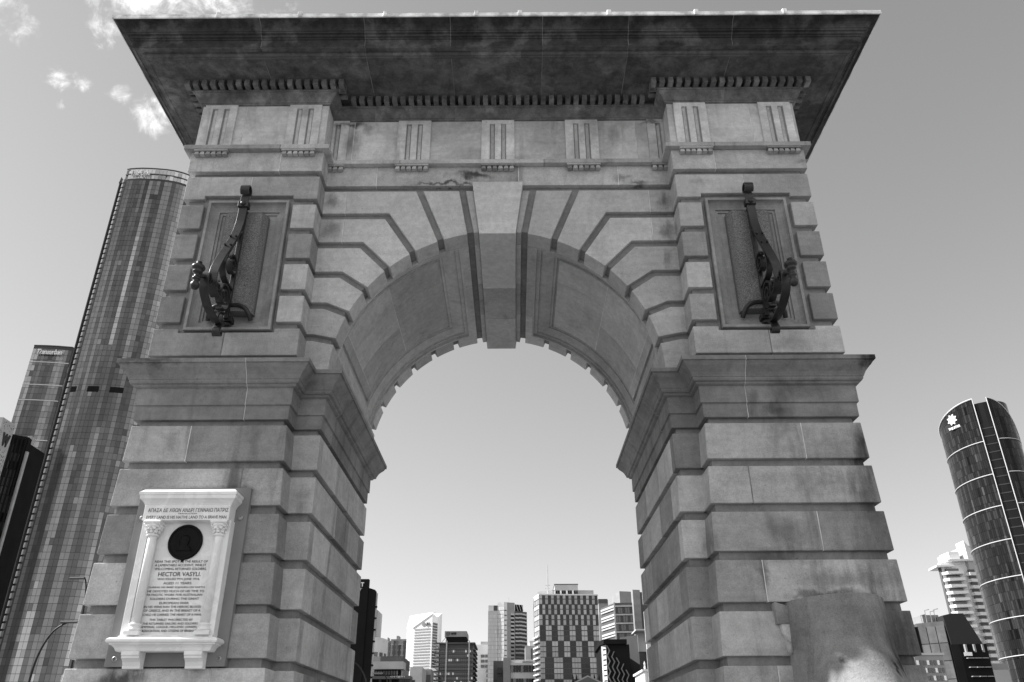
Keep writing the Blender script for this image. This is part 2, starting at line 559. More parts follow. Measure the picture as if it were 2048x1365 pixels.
for s in (-1, 1):
    def X(a, b):
        return (min(s * a, s * b), max(s * a, s * b))
    for k, (zt, zb) in enumerate(lower):
        jn = 2.852 if k % 2 == 0 else 2.303

        def pil(f0, f1, y1=0.8):
            p = []
            for zz in (zb, zt):
                a, b = X(f0(zz), f1(zz))
                p += [(a, yf(zz), zz), (b, yf(zz), zz), (b, y1, zz), (a, y1, zz)]
            return G().hexa(p)
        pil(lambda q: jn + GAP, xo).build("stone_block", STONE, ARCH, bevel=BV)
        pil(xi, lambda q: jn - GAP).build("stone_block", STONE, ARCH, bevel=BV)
        mm = G()
        a, b = X(jn - GAP, jn + GAP)
        mm.hexa([(a, yf(zb) + .005, zb), (b, yf(zb) + .005, zb), (b, .5, zb), (a, .5, zb), (a, yf(zt) + .005, zt), (b, yf(zt) + .005, zt), (b, .5, zt), (a, .5, zt)])
        mm.build("mortar_joint", MORTAR if k in (0, 2, 3, 5) else MORTAR_GREY, ARCH)
        # the wall beside the pilaster and the reveal of the opening
        cuts = [YW, 0.62 if k % 2 else 0.44, 1.30 if k % 2 else 1.12, 1.95 if k % 2 else 2.10, 2.58 if k % 2 else 2.76, YB]
        for j in range(5):
            y0, y1 = cuts[j] + (0.0015 if j else 0), cuts[j + 1] - (0.0015 if j < 4 else 0)
            xr = xi(zt) + .02 if j == 0 or j == 4 else 2.0
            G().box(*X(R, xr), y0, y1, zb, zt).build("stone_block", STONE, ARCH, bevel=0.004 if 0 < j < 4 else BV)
        # flank and back, joined
        def side(y0, y1):
            p = []
            for zz in (zb, zt):
                a, b = X(2.9, xo(zz))
                p += [(a, y0, zz), (b, y0, zz), (b, y1, zz), (a, y1, zz)]
            REAR.hexa(p)
        side(0.808, 1.6)
        side(1.608, 2.4)
        p = []
        for zz in (zb, zt):
            a, b = X(xi(zz), xo(zz))
            p += [(a, 2.408, zz), (b, 2.408, zz), (b, 2 * YC - yf(zz), zz), (a, 2 * YC - yf(zz), zz)]
        REAR.hexa(p)
    # pilaster above the impost
    (t1, b1), (t6, b6) = upper[0], upper[5]
    jn = 2.70

    def pz(poly):
        return G().prism([(s * x, zz) for x, zz in poly], 'y', 0.0, 0.6)
    pz([(jn + GAP, 6.953), (3.18, 6.953), (3.18, b1), (XO, b1), (XO, t1), (jn + GAP, t1)]).build("stone_block", STONE, ARCH, bevel=BV)
    pz([(jn - GAP, 6.953), (jn - GAP, t1), (XI, t1), (XI, b1), (2.215, b1), (2.215, 6.953)]).build("stone_block", STONE, ARCH, bevel=BV)
    pz([(jn + GAP, 5.274), (3.165, 5.274), (3.165, t6), (XO, t6), (XO, b6), (jn + GAP, b6)]).build("stone_block", STONE, ARCH, bevel=BV)
    pz([(jn - GAP, 5.274), (jn - GAP, b6), (XI, b6), (XI, t6), (2.21, t6), (2.21, 5.274)]).build("stone_block", STONE, ARCH, bevel=BV)
    for zz0, zz1, mt in ((6.953, t1, MORTAR), (b6, 5.274, MORTAR_GREY)):
        G().box(*X(jn - GAP, jn + GAP), .005, .5, zz0, zz1).build("mortar_joint", mt, ARCH)
    for (zt, zb) in upper[1:5]:
        G().box(*X(3.17, XO), 0, .6, zb, zt).build("stone_block", STONE, ARCH, bevel=BV)
        G().box(*X(XI, 2.207), 0, .6, zb, zt).build("stone_block", STONE, ARCH, bevel=BV)
    for (zt, zb) in upper:
        REAR.box(*X(3.0, XO), 0.608, 1.6, zb, zt)
        REAR.box(*X(3.0, XO), 1.608, 2.4, zb, zt)
        REAR.box(*X(XI, XO), 2.408, 2 * YC, zb, zt)
    # moulded frame and sunk panel
    fr = G()
    ox0, ox1, oz0, oz1 = 2.250, 3.120, 5.305, 6.886
    steps = [(0, .05), (0, -.006), (.028, -.006), (.031, .014), (.040, .034), (.060, .050), (.090, .060), (.112, .063), (.113, .080), (.138, .081), (.139, .097), (.15, .097)]
    fr.rings([[(s * (ox0 + q), y, oz0 + q), (s * (ox1 - q), y, oz0 + q), (s * (ox1 - q), y, oz1 - q), (s * (ox0 + q), y, oz1 - q)] for q, y in steps], cap='end')
    fr.build("panel_frame", STONE_FRAME, ARCH)
    G().prism([(s * 2.46, .0965), (s * 2.46, .040), (s * 2.507, -.030), (s * 2.883, -.030), (s * 2.93, .040), (s * 2.93, .0965)], 'z', 5.50, 6.70) \
        .build("granite_slab", GRAN_M, ARCH)

# ---- vault: voussoirs and spandrel stones
A = [100 + 11.35 * i for i in range(7)]
HW = 0.0375


def joint_pt(ang, side, r=None, zz=None):
    """point on the edge of a radial joint (side +1: towards the springing), at radius r or at height zz"""
    a = math.radians(ang)
    u = (math.cos(a), math.sin(a))
    n = (-u[1], u[0])
    if r is not None:
        t = math.sqrt(r * r - HW * HW)
    else:
        t = (zz - ZC - side * HW * n[1]) / u[1]
    return (t * u[0] + side * HW * n[0], ZC + t * u[1] + side * HW * n[1])


def arc_pts(p, q, n=6):
    a0, a1 = (math.atan2(w[1] - ZC, w[0]) for w in (p, q))
    if a1 < 0:
        a1 += 2 * PI
    return [(R * math.cos(a0 + (a1 - a0) * i / n), ZC + R * math.sin(a0 + (a1 - a0) * i / n)) for i in range(n + 1)]


T1 = upper[0][0]
X_END = XI + 0.02
polys = []
# slender stone between keystone and first joint
k0 = math.radians(97.0)
pa = (R * math.cos(k0), ZC + R * math.sin(k0))
pb = joint_pt(A[0], -1, r=R)
polys.append(arc_pts(pa, pb, 2) + [joint_pt(A[0], -1, zz=T1), ((T1 - ZC) / math.tan(k0), T1)])
polys.append(arc_pts(joint_pt(A[0], 1, r=R), joint_pt(A[1], -1, r=R)) + [joint_pt(A[1], -1, zz=T1), joint_pt(A[0], 1, zz=T1)])
# stones that run on into the courses of the wall
for k in range(6):
    zt, zb = upper[k]
    lo = arc_pts(joint_pt(A[k + 1], 1, r=R), joint_pt(A[k + 2], -1, r=R) if k < 5 else (-R * math.cos(math.asin((4.957 - ZC) / R)), 4.957))
    if k < 5:
        body_b = [joint_pt(A[k + 2], -1, zz=zb)]
    else:
        zb, body_b = 4.957, []
    top = joint_pt(A[k + 1], 1, zz=zt)
    if k < 2:
        j = 1.706
        polys.append(lo + body_b + [(-j + GAP, zb), (-j + GAP, zt), top])
        polys.append([(-j - GAP, zb), (-X_END, zb), (-X_END, zt), (-j - GAP, zt)])
    else:
        polys.append(lo + body_b + [(-X_END, zb), (-X_END, zt), top])
for s in (1, -1):
    for i, p in enumerate(polys):
        q = [(s * x, zz) for x, zz in p]
        o = G().prism(q, 'y', YW, 0.52).build("arch_stone", STONE_ARCH, ARCH, bevel=BV)
        rear_copy(o)
    for k in range(2):
        zt, zb = upper[k]
        x0, x1 = sorted((s * (-1.706 - GAP), s * (-1.706 + GAP)))
        G().box(x0, x1, YW + .004, .5, zb, zt).build("mortar_joint", MORTAR, ARCH)
# recessed mass that shows in the joints
core = G()


def spandrel(Rc, y0, y1):
    n = 32
    lo = [(Rc * math.cos(PI * i / n), ZC + Rc * math.sin(PI * i / n)) for i in range(n + 1)]
    core.prism([(Rc, 4.93)] + lo + [(-Rc, 4.93), (-2.02, 4.93), (-2.02, 7.30), (2.02, 7.30), (2.02, 4.93)], 'y', y0, y1)


spandrel(1.75, YW + .05, .521)
spandrel(1.87, .521, 2.692)
spandrel(1.75, 2.692, YB - .05)
for a0 in (98.6, 78.4):
    core.arcblock(a0, a0 + 3.0, 1.752, 1.872, .5205, 2.6925, 2)
core.build("vault_core", STONE_BACK, ARCH)
# soffit: stones of the crown, keystone, plain bands and the two sunk panels
cuts = [(.52, 1.366), (1.37, 2.13), (2.134, 2.693)]
for y0, y1 in cuts:
    for s in (1, -1):
        for a0, a1 in ((97.0, 98.75), (101.25, 104.3)):
            e = (a0, a1) if s == 1 else (180 - a1, 180 - a0)
            G().arcblock(e[0], e[1], R, 1.90, y0, y1, 3).build("soffit_stone", STONE_ARCH, ARCH, bevel=.003)
for s in (1, -1):
    e = (169.75, 181.0) if s == 1 else (-1.0, 10.25)
    G().arcblock(e[0], e[1], R, 1.90, .521, 2.692, 4).build("soffit_stone", STONE_ARCH, ARCH)
t7 = math.tan(math.radians(7))
kb = 1.622
for i, (y0, y1) in enumerate(((0.195, 1.367), (1.371, 2.131), (2.135, 3.018))):
    zt = 7.279
    q = [(-t7 * kb * .9926, ZC + kb * .9926 + .011), (t7 * kb * .9926, ZC + kb * .9926 + .011), (t7 * (zt - ZC), zt), (-t7 * (zt - ZC), zt)]
    G().prism(q, 'y', y0, y1).build("keystone", STONE_KEY if i == 0 else STONE_ARCH, ARCH, bevel=.004)


def soffit_panel(a_top, a_low, s):
    N, Mh = 28, 8
    gq = G()
    prof = [(-.0225, .12), (-.0225, 0), (0, 0), (0, .030), (.042, .032), (.046, .056), (.075, .052), (.12, .060), (.165, .082), (.185, .090), (.186, .104), (.215, .104), (.216, .120), (.24, .120), (.245, .098)]

    def pt(a, y, d):
        rr = R + d
        c, sn = math.cos(math.radians(a)), math.sin(math.radians(a))
        return (s * rr * c, y, ZC + rr * sn)
    rr_ = []
    for q, d in prof:
        da = math.degrees(q / R)
        a0, a1 = a_top + da, a_low - da
        y0, y1 = .543 + q, 2.670 - q
        ring = [pt(a0 + (a1 - a0) * i / N, y0, d) for i in range(N + 1)]
        ring += [pt(a1, y0 + (y1 - y0) * i / Mh, d) for i in range(1, Mh)]
        ring += [pt(a1 - (a1 - a0) * i / N, y1, d) for i in range(N + 1)]
        ring += [pt(a0, y1 - (y1 - y0) * i / Mh, d) for i in range(1, Mh)]
        rr_.append(ring)
    gq.rings(rr_, cap=False)
    q, d = prof[-1]
    da = math.degrees(q / R)
    a0, a1, y0, y1 = a_top + da, a_low - da, .543 + q, 2.670 - q
    vs, fs = [], []
    for i in range(N + 1):
        for y in (y0, y1):
            vs.append(pt(a0 + (a1 - a0) * i / N, y, d))
    for i in range(N):
        fs.append((2 * i, 2 * i + 1, 2 * i + 3, 2 * i + 2))
    gq.add(vs, fs)
    o = gq.build("soffit_panel", STONE_ARCH, ARCH, smooth=False)
    # three curved slabs of the sunk field, their mortar lines between
    ys = [y0, 1.62, y1]
    for a_s, a_e in ((a0, 133.9), (134.1, 157.0), (157.2, a1)):
        for j, (ya, yb) in enumerate(((y0 + .01, 1.27 if a_s < 130 else 1.75), (1.275 if a_s < 130 else 1.755, y1 - .01))):
            e = (a_s, a_e) if s == 1 else (180 - a_e, 180 - a_s)
            G().arcblock(e[0], e[1], R + d - .006, R + d + .02, ya, yb, 8).build("soffit_slab", STONE_ARCH, o)
    mj = G()
    for a in (134.0, 157.1):
        e = (a - .1, a + .1) if s == 1 else (180 - a - .1, 180 - a + .1)
        mj.arcblock(e[0], e[1], R + d - .0055, R + d + .02, y0 + .01, y1 - .01, 1)
    mj.build("mortar_joint", MORTAR, o)
    return o


soffit_panel(105.0, 169.0, 1)
soffit_panel(105.0, 169.0, -1)

# ---- impost moulding round both piers
imp = [(-.28, 4.350), (-.002, 4.350), (.0, 4.355), (.0, 4.486), (.018, 4.492), (.018, 4.660), (.030, 4.664), (.046, 4.672), (.050, 4.684), (.052, 4.688),
       (.072, 4.694), (.080, 4.708), (.082, 4.726), (.088, 4.730), (.092, 4.742), (.104, 4.768), (.126, 4.796), (.152, 4.824), (.168, 4.848), (.172, 4.862), (.187, 4.863), (.187, 4.905), (-.28, 4.940)]
pr = [[(R, YC - .004), (R, .758)], [(R, .75), (R, YW), (XI, YW), (XI, 0), (2.371, 0)], [(2.379, 0), (XO, 0), (XO, YC - .004)]]
jr = [[(R, .7575), (R, .7505)], [(2.3715, 0), (2.3785, 0)]]
for s in (1, -1):
    for p in pr:
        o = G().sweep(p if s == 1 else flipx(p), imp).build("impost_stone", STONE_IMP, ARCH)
        rear_copy(o)
    for p in jr:
        G().sweep(p if s == 1 else flipx(p), [(q - .004, zz) for q, zz in imp]).build("mortar_joint", MORTAR, ARCH)


# ---- entablature: courses that break forward over the pilasters
def course(name, prof, jp, jc, mat, mortar=None, bev=0.0):
    """jp: joint on the pilasters, jc: joints of the middle part"""
    e = GAP
    segs = [[(-XO, YC), (-XO, 0), (-jp - e, 0)]]
    cur = [(-jp + e, 0), (-XI, 0), (-XI, YW)]
    for j in jc:
        cur.append((j - e, YW))
        segs.append(cur)
        cur = [(j + e, YW)]
    segs.append(cur + [(XI, YW), (XI, 0), (jp - e, 0)])
    segs.append([(jp + e, 0), (XO, 0), (XO, YC)])
    for p in segs:
        gq = G().sweep(p, prof)
        gq.build(name, mat, ARCH, bevel=bev)
        REAR.merge(gq, rear)
    if mortar:
        for j, y in [(-jp, 0), (jp, 0)] + [(j, YW) for j in jc]:
            G().sweep([(j - e, y), (j + e, y)], [(q - .003, zz) for q, zz in prof]).build("mortar_joint", mortar, ARCH)


course("architrave_block", [(-.3, 7.277), (.013, 7.277), (.013, 7.544), (-.3, 7.544)], 2.418, [-1.383, .237, 1.375], STONE, MORTAR, .005)
course("taenia", [(-.3, 7.545), (.080, 7.545), (.080, 7.600), (.070, 7.604), (-.3, 7.612)], 2.42, [-1.12, .53], STONE, MORTAR_GREY, .004)
course("frieze_block", [(-.3, 7.606), (0, 7.606), (0, 8.236), (-.3, 8.236)], 2.9, [-1.70, -.80, .80, 1.62], STONE_FRIEZE, MORTAR)
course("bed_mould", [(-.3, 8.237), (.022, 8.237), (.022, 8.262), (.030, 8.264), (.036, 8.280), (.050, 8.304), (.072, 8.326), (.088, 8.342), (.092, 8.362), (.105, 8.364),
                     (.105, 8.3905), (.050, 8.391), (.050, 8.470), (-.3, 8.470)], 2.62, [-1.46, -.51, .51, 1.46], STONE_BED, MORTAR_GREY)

# triglyphs with their regula and drops
gut = G().rings([[(-.017, -.017, 0), (.017, -.017, 0), (.017, .017, 0), (-.017, .017, 0)], [(-.027, -.030, -.047), (.027, -.030, -.047), (.027, .024, -.047), (-.027, .024, -.047)]]).mesh("gutta", STONE)


def triglyph(xc, w, yw, clip=None):
    h = w / 2
    gx = [-.066, .066]
    x0, x1 = xc - h, xc + h
    if clip:
        x0, x1 = max(x0, clip[0]), min(x1, clip[1])
    y = yw - .024
    body = [(x0, yw + .05), (x0, y)]
    for c in gx:
        if x0 < xc + c - .031 and xc + c + .031 < x1:
            body += [(xc + c - .031, y), (xc + c, yw + .028), (xc + c + .031, y)]
    body += [(x1, y), (x1, yw + .05)]
    gq = G().prism(body, 'z', 7.612, 8.178)
    for e in range(len(body)):                                    # the cut channels take the darker frame stone
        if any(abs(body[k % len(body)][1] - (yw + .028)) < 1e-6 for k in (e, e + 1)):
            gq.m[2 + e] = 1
    gq.prism([(x0, yw + .03), (x0, y), (x1, y), (x1, yw + .03)], 'z', 8.178, 8.234)
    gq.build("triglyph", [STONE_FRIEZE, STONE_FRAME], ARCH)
    gq.m = [0] * len(gq.m)
    REAR.merge(gq, rear)
    rg = G().box(x0, x1, yw - .074, yw + .05, 7.523, 7.5445).build("regula", STONE, ARCH)
    n = 6
    for i in range(n):
        xx = xc - h + (i + .5) * w / n
        if x0 + .01 < xx < x1 - .01:
            o = place("gutta", gut, rg)
            o.location = (xx, yw - .042, 7.5225)


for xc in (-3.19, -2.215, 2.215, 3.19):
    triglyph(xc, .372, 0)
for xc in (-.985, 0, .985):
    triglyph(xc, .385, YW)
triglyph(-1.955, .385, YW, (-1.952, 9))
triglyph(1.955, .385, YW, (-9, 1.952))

# dentils
DZ0, DZ1 = 8.391, 8.469
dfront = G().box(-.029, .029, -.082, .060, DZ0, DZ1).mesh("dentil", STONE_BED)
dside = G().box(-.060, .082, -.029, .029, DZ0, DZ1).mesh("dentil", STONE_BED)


def dent(me, x, y, rot=0):
    o = place("dentil", me, ARCH)
    o.location = (x, y, 0)
    o.rotation_euler = (0, 0, rot)


step = 1.838 / 18.6
for s in (-1, 1):
    for i in range(19):
        dent(dfront, s * (XO + .19 - .029 - i * step * 0.9985), -.108)
    for i in range(1, 3):
        dent(dside, s * (XI - .108), -.161 + i * .0975, PI if s > 0 else 0)
    for i in range(1, 17):
        dent(dside, s * (XO + .108), -.161 + i * .0985, 0 if s > 0 else PI)
for i in range(36):
    dent(dfront, -1.706 + i * 3.412 / 35, YW - .108)

# corona and crowning moulding, in seven stones with mitred ends
cor = [(-.46, 8.471), (.488, 8.471), (.492, 8.462), (.508, 8.462), (.510, 8.472), (.530, 8.474), (.545, 8.490), (.547, 8.516), (.585, 8.522), (.600, 8.520), (.602, 8.505), (.628, 8.505),
       (.628, 8.606), (.640, 8.610), (.643, 8.622), (.662, 8.628), (.668, 8.650), (.688, 8.654), (.690, 8.672), (.700, 8.676), (.704, 8.690), (.716, 8.708), (.742, 8.728), (.776, 8.742), (.800, 8.752), (.806, 8.756), (-.46, 8.76)]
cap = [(-.2, 8.757), (.812, 8.757), (.819, 8.762), (.818, 8.808), (.806, 8.816), (-.2, 9.05)]
js = [-2.61, -1.46, -.51, .51, 1.46, 2.61]
cp = [[(-XO, YC), (-XO, 0), (js[0] - GAP, 0)]] + [[(js[i] + GAP, 0), (js[i + 1] - GAP, 0)] for i in range(5)] + [[(js[5] + GAP, 0), (XO, 0), (XO, YC)]]
for p in cp:
    gq = G().sweep(p, cor)
    nprof = len(cor)
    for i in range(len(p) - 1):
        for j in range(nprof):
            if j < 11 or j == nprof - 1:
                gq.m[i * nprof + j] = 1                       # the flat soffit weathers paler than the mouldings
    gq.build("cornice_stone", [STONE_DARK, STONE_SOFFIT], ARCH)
    gq.m = [0] * len(gq.m)
    REAR.merge(gq, rear)
for j in js:
    G().sweep([(j - GAP, 0), (j + GAP, 0)], [(q - .003, zz + .002) for q, zz in cor]).build("mortar_joint", MORTAR_GREY, ARCH)
# pale patched lengths of the soffit moulding beside the joints
for j, a, b in ((-2.61, -.17, .30), (-1.46, .02, .30), (-.51, -.15, .22), (.51, -.24, -.004), (.51, .004, .14), (2.61, -.2, .2)):
    G().sweep([(j + a, 0), (j + b, 0)], [(.487, 8.470), (.4905, 8.4605), (.5095, 8.4605), (.512, 8.4705), (.531, 8.4725), (.5475, 8.489), (.5485, 8.515), (.46, 8.515)]) \
        .build("patch_repair", STONE_PATCH, ARCH)
for p in ([(-XO, YC), (-XO, 0), (XO, 0), (XO, YC)],):
    gq = G().sweep(p, cap)
    gq.build("cap_flashing", LEAD, ARCH)
    REAR.merge(gq, rear)
for x in (-3.06, -2.16, -1.22, -.22, .26, 1.24, 2.2, 3.17):
    G().prism([(-.826, 8.752), (-.836, 8.772), (-.834, 8.825), (-.80, 8.842), (-.70, 8.862), (-.70, 8.80)], 'x', x - .022, x + .022).build("flashing_joint", LEAD, ARCH, bevel=.004)
roof = G()
roof.rings([[(-3.3, .1, 8.48), (3.3, .1, 8.48), (3.3, 3.1, 8.48), (-3.3, 3.1, 8.48)], [(-3.3, .1, 9.0), (3.3, .1, 9.0), (3.3, 3.1, 9.0), (-3.3, 3.1, 9.0)], [(-2.2, 1.3, 9.15), (2.2, 1.3, 9.15), (2.2, 1.9, 9.15), (-2.2, 1.9, 9.15)]])
roof.box(-3.30, 3.30, .31, 2.9, 7.29, 8.475)
roof.build("roof_slab", STONE_BACK, ARCH)
rd = G()
for i in range(36):
    x = -1.706 + i * 3.412 / 35
    rd.box(x - .029, x + .029, 2 * YC - YW + .107, 2 * YC - YW + .19, DZ0, DZ1)
for s in (-1, 1):
    for i in range(19):
        x = s * (XO + .161 - i * step)
        rd.box(x - .029, x + .029, 2 * YC + .107, 2 * YC + .19, DZ0, DZ1)
    for i in range(17, 33):
        y = -.161 + i * .0985
        x0, x1 = sorted((s * (XO + .107), s * (XO + .19)))
        rd.box(x0, x1, y - .029, y + .029, DZ0, DZ1)
rd.build("rear_dentils", STONE_SOFFIT, ARCH, kind="stuff")
REAR.build("rear_masonry", STONE, ARCH, kind="stuff")

# ---- bowed drum console on the right pier, swelling outward lower down
NU, NV = 24, 36
CX = 2.82


def con_pt(u, v):
    """u -1..1 across the bowed front (beyond that the side returns to the wall), v 0..1 down"""
    ztop = 2.662
    zz = ztop + (0.25 - ztop) * v
    d = ztop - zz
    hw = .378 + .045 * min(1, d)
    if abs(u) > 1.001:
        return (CX + hw * (1 if u > 0 else -1), .03, zz)
    x_ = d - .40
    swell = min(.75, .80 * (x_ + math.sqrt(x_ * x_ + .0012)) / 2)
    back_in = max(0, d - 1.3) ** 2 * .4
    bow = (1 - u * u) ** .9 if abs(u) < 1 else 0.0
    return (CX + hw * u, yf(zz) - .17 - .10 * swell - (.36 + .06 * d + swell - back_in) * bow, zz)


cg = G()
vs, fs = [], []
US = [-1.1] + [-1 + 2 * i / NU for i in range(NU + 1)] + [1.1]
n1 = len(US)
for j in range(NV + 1):
    for u in US:
        vs.append(con_pt(u, j / NV))
for j in range(NV):
    for i in range(n1 - 1):
        a = j * n1 + i
        fs.append((a, a + 1, a + 1 + n1, a + n1))
k0_ = len(vs)
vs.append((CX, .03, 2.662))
for i in range(n1 - 1):
    fs.append((i + 1, i, k0_))
cg.add(vs, fs)
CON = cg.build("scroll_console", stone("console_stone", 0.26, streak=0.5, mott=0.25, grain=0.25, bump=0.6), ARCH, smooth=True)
CON.data.shade_smooth()
es_ = CON.modifiers.new("edges", 'EDGE_SPLIT')
es_.split_angle = math.radians(40)
# scrolled cheek of the console: abacus block, hollow and bead
for s in (-1,):
    xa, xb = CX + s * .36, CX + s * .485
    x0, x1 = min(xa, xb), max(xa, xb)
    G().hexa([(x0, -.085, 2.49), (x1, -.070, 2.49), (x1, .05, 2.49), (x0, .05, 2.49), (x0, -.085, 2.668), (x1, -.065, 2.630), (x1, .05, 2.630), (x0, .05, 2.668)]).build("console_abacus", STONE, CON, bevel=.006)
    cyl = G()
    pf = [(CX + s * q, zz) for q, zz in ((.30, 2.489), (.452, 2.489), (.450, 2.46), (.438, 2.42), (.420, 2.385), (.402, 2.36), (.392, 2.345), (.30, 2.345))]
    cyl.prism(pf, 'y', -.075, .05)
    cyl.build("console_cheek", STONE, CON)
    bd = G()
    rs = []
    for i in range(9):
        t = PI * i / 8
        rr_ = .034 * math.sin(t) + .004
        rs.append([(CX + s * (.415 + rr_ * math.cos(2 * PI * k / 10) * .9), -.06 - .06 * i / 8, 2.305 + rr_ * math.sin(2 * PI * k / 10) * 1.3) for k in range(10)])
    bd.rings(rs)
    bd.build("console_bead", STONE, CON, smooth=True)

# ------------------------------------------------------------------ memorial tablet on the left pier
TX = -2.664
TAB = thing("memorial_tablet", "white marble memorial tablet with columns and dark bronze medallion on left pier", "memorial tablet", (TX, -.06, 2.18))
G().hexa([(-3.165, -.062, 2.185), (-2.185, -.062, 2.185), (-2.185, .02, 2.185), (-3.165, .02, 2.185), (-3.165, -.046, 3.675), (-2.185, -.046, 3.675), (-2.185, .02, 3.675), (-3.165, .02, 3.675)]) \
    .build("backing_plate", SLABM, TAB, bevel=.003)
for x, zz in ((-2.21 - .03, 3.40), (-3.105, 3.40), (-3.09, 2.245), (-2.24, 2.245)):
    ring = G()
    ring.rings([[(x + r * math.cos(2 * PI * k / 14), y, zz + r * math.sin(2 * PI * k / 14)) for k in range(14)] for r, y in ((.021, -.04), (.021, -.066), (.015, -.072), (.011, -.066), (.011, -.058), (.001, -.058))])
    ring.build("bolt", BRASS, TAB, smooth=False)
PY = -.105
G().box(TX - .345, TX + .345, PY, -.05, 2.41, 3.40).build("panel", MARBLE_M, TAB)
for s in (-1, 1):
    G().box(TX + s * .352 - .030, TX + s * .352 + .030, -.155, -.05, 2.41, 3.36).build("side_pilaster", MARBLE_M, TAB, bevel=.004)
G().box(TX - .372, TX + .372, -.200, -.05, 3.345, 3.478).build("frieze", MARBLE_M, TAB, bevel=.004)
tp = [(TX + .36, -.05), (TX + .36, -.19), (TX - .36, -.19), (TX - .36, -.05)]


def tab_sweep(name, prof, hw, yfr):
    path = [(TX - hw, -.05), (TX - hw, yfr), (TX + hw, yfr), (TX + hw, -.05)]
    G().sweep(path, prof).build(name, MARBLE_M, TAB)


tab_sweep("cornice", [(-.12, 3.474), (.008, 3.474), (.010, 3.480), (.018, 3.496), (.034, 3.516), (.050, 3.530), (.052, 3.560), (.058, 3.562), (.060, 3.586), (.052, 3.590), (.030, 3.612), (.018, 3.616), (-.12, 3.616)], .365, -.185)
G().box(TX - .34, TX + .34, -.16, -.05, 3.474, 3.612).build("cornice_body", MARBLE_M, TAB)
tab_sweep("shelf", [(-.12, 2.292), (.006, 2.292), (.012, 2.300), (.020, 2.318), (.036, 2.334), (.052, 2.340), (.054, 2.350), (.070, 2.354), (.076, 2.366), (.074, 2.380), (.058, 2.392), (.012, 2.400), (.010, 2.412), (-.12, 2.412)], .372, -.165)
G().box(TX - .35, TX + .35, -.14, -.05, 2.293, 2.411).build("shelf_body", MARBLE_M, TAB)
for s in (-1, 1):
    cx = TX + s * .252
    G().prism([(-.05, 2.292), (-.19, 2.292), (-.19, 2.262), (-.178, 2.258), (-.176, 2.240), (-.160, 2.234), (-.138, 2.215), (-.125, 2.185), (-.125, 2.165), (-.05, 2.165)], 'x', cx - .072, cx + .072) \
        .build("corbel", MARBLE_M, TAB, bevel=.004)
    cx, cy = -2.650 + s * .286, -.155
    sh = [(.038, 2.505), (.036, 3.215), (.034, 3.22)]
    colo = G().lathe(sh, cx, cy, 20).build("column", MARBLE_M, TAB, smooth=True)
    G().box(cx - .062, cx + .062, cy - .055, cy + .06, 2.413, 2.446).build("plinth", MARBLE_M, colo, bevel=.003)
    G().lathe([(.05, 2.446), (.058, 2.452), (.058, 2.462), (.050, 2.470), (.044, 2.482), (.048, 2.488), (.052, 2.496), (.048, 2.505), (.041, 2.508)], cx, cy, 20).build("base", MARBLE_M, colo, smooth=True)
    G().lathe([(.040, 3.212), (.049, 3.216), (.051, 3.224), (.049, 3.232), (.042, 3.236), (.046, 3.262), (.058, 3.292), (.074, 3.308), (.070, 3.315)], cx, cy, 16).build("bell", MARBLE_M, colo, smooth=True)
    lv = G()
    for row, (rr_, zz, h) in enumerate(((.047, 3.240, .034), (.058, 3.268, .036))):
        for k in range(8):
            a = 2 * PI * (k + .5 * row) / 8
            for q, w in ((0, 1.0),):
                c0 = Vector((cx + rr_ * math.cos(a), cy + rr_ * math.sin(a), zz))
                tdir = Vector((-math.sin(a), math.cos(a), 0))
                odir = Vector((math.cos(a), math.sin(a), 0))
                lv.rings([[tuple(c0 + tdir * wx + odir * oo + Vector((0, 0, hh))) for wx, oo in ((-ww, 0), (ww, 0), (ww * .7, .012), (-ww * .7, .012))]
                          for hh, ww in ((0, .012), (h * .5, .017), (h * .85, .012))])
                lv.rings([[tuple(c0 + tdir * wx + odir * (.006 + oo) + Vector((0, 0, hh))) for wx, oo in ((-.009, 0), (.009, 0), (.008, .016), (-.008, .016))] for hh in (h * .7, h)])
    for sx in (-1, 1):
        for sy in (-1, 1):
            lv.tube([(cx + sx * (.050 + .016 * math.cos(t)), cy + sy * .056, 3.305 + .014 * math.sin(t)) for t in [i * .7 for i in range(9)]], .006, 6)
    lv.build("acanthus", MARBLE_M, colo)
    G().sweep([(cx - .062, cy + .05), (cx - .062, cy - .062), (cx + .062, cy - .062), (cx + .062, cy + .05)], [(-.05, 3.318), (.004, 3.318), (.010, 3.326), (.010, 3.334), (.004, 3.345), (-.05, 3.345)]).build("abacus", MARBLE_M, colo)
    G().box(cx - .02, cx + .02, cy - .02, cy + .04, 3.30, 3.345).build("abacus_body", MARBLE_M, colo)
# bronze medallion with a worn relief of a head in profile
mz = 3.177
med = G()
med.rings([[(TX + r * math.cos(2 * PI * k / 48), y, mz + 1.02 * r * math.sin(2 * PI * k / 48)) for k in range(48)] for r, y in
           ((.148, -.10), (.148, -.118), (.142, -.124), (.130, -.124), (.126, -.117), (.120, -.115), (.001, -.116))])
med.prism([(TX - .016, mz - .146), (TX + .016, mz - .146), (TX, mz - .172)], 'y', -.12, -.10)
med = med.build("medallion", BRONZE, TAB)
hd = G()
out = [(-.01, .062), (.018, .058), (.036, .040), (.040, .018), (.034, -.004), (.030, -.022), (.034, -.040), (.060, -.060), (.070, -.078), (-.070, -.078), (-.058, -.060), (-.026, -.046), (-.028, -.034), (-.042, -.034), (-.046, -.022), (-.044, -.012), (-.054, -.008), (-.046, .012), (-.046, .030), (-.036, .050)]
hd.rings([[(TX + x * f, y, mz + q * f) for x, q in out] for f, y in ((1.0, -.114), (.94, -.121), (.8, -.126), (.5, -.129))])
hd.build("portrait_relief", BRONZE, med, smooth=True)
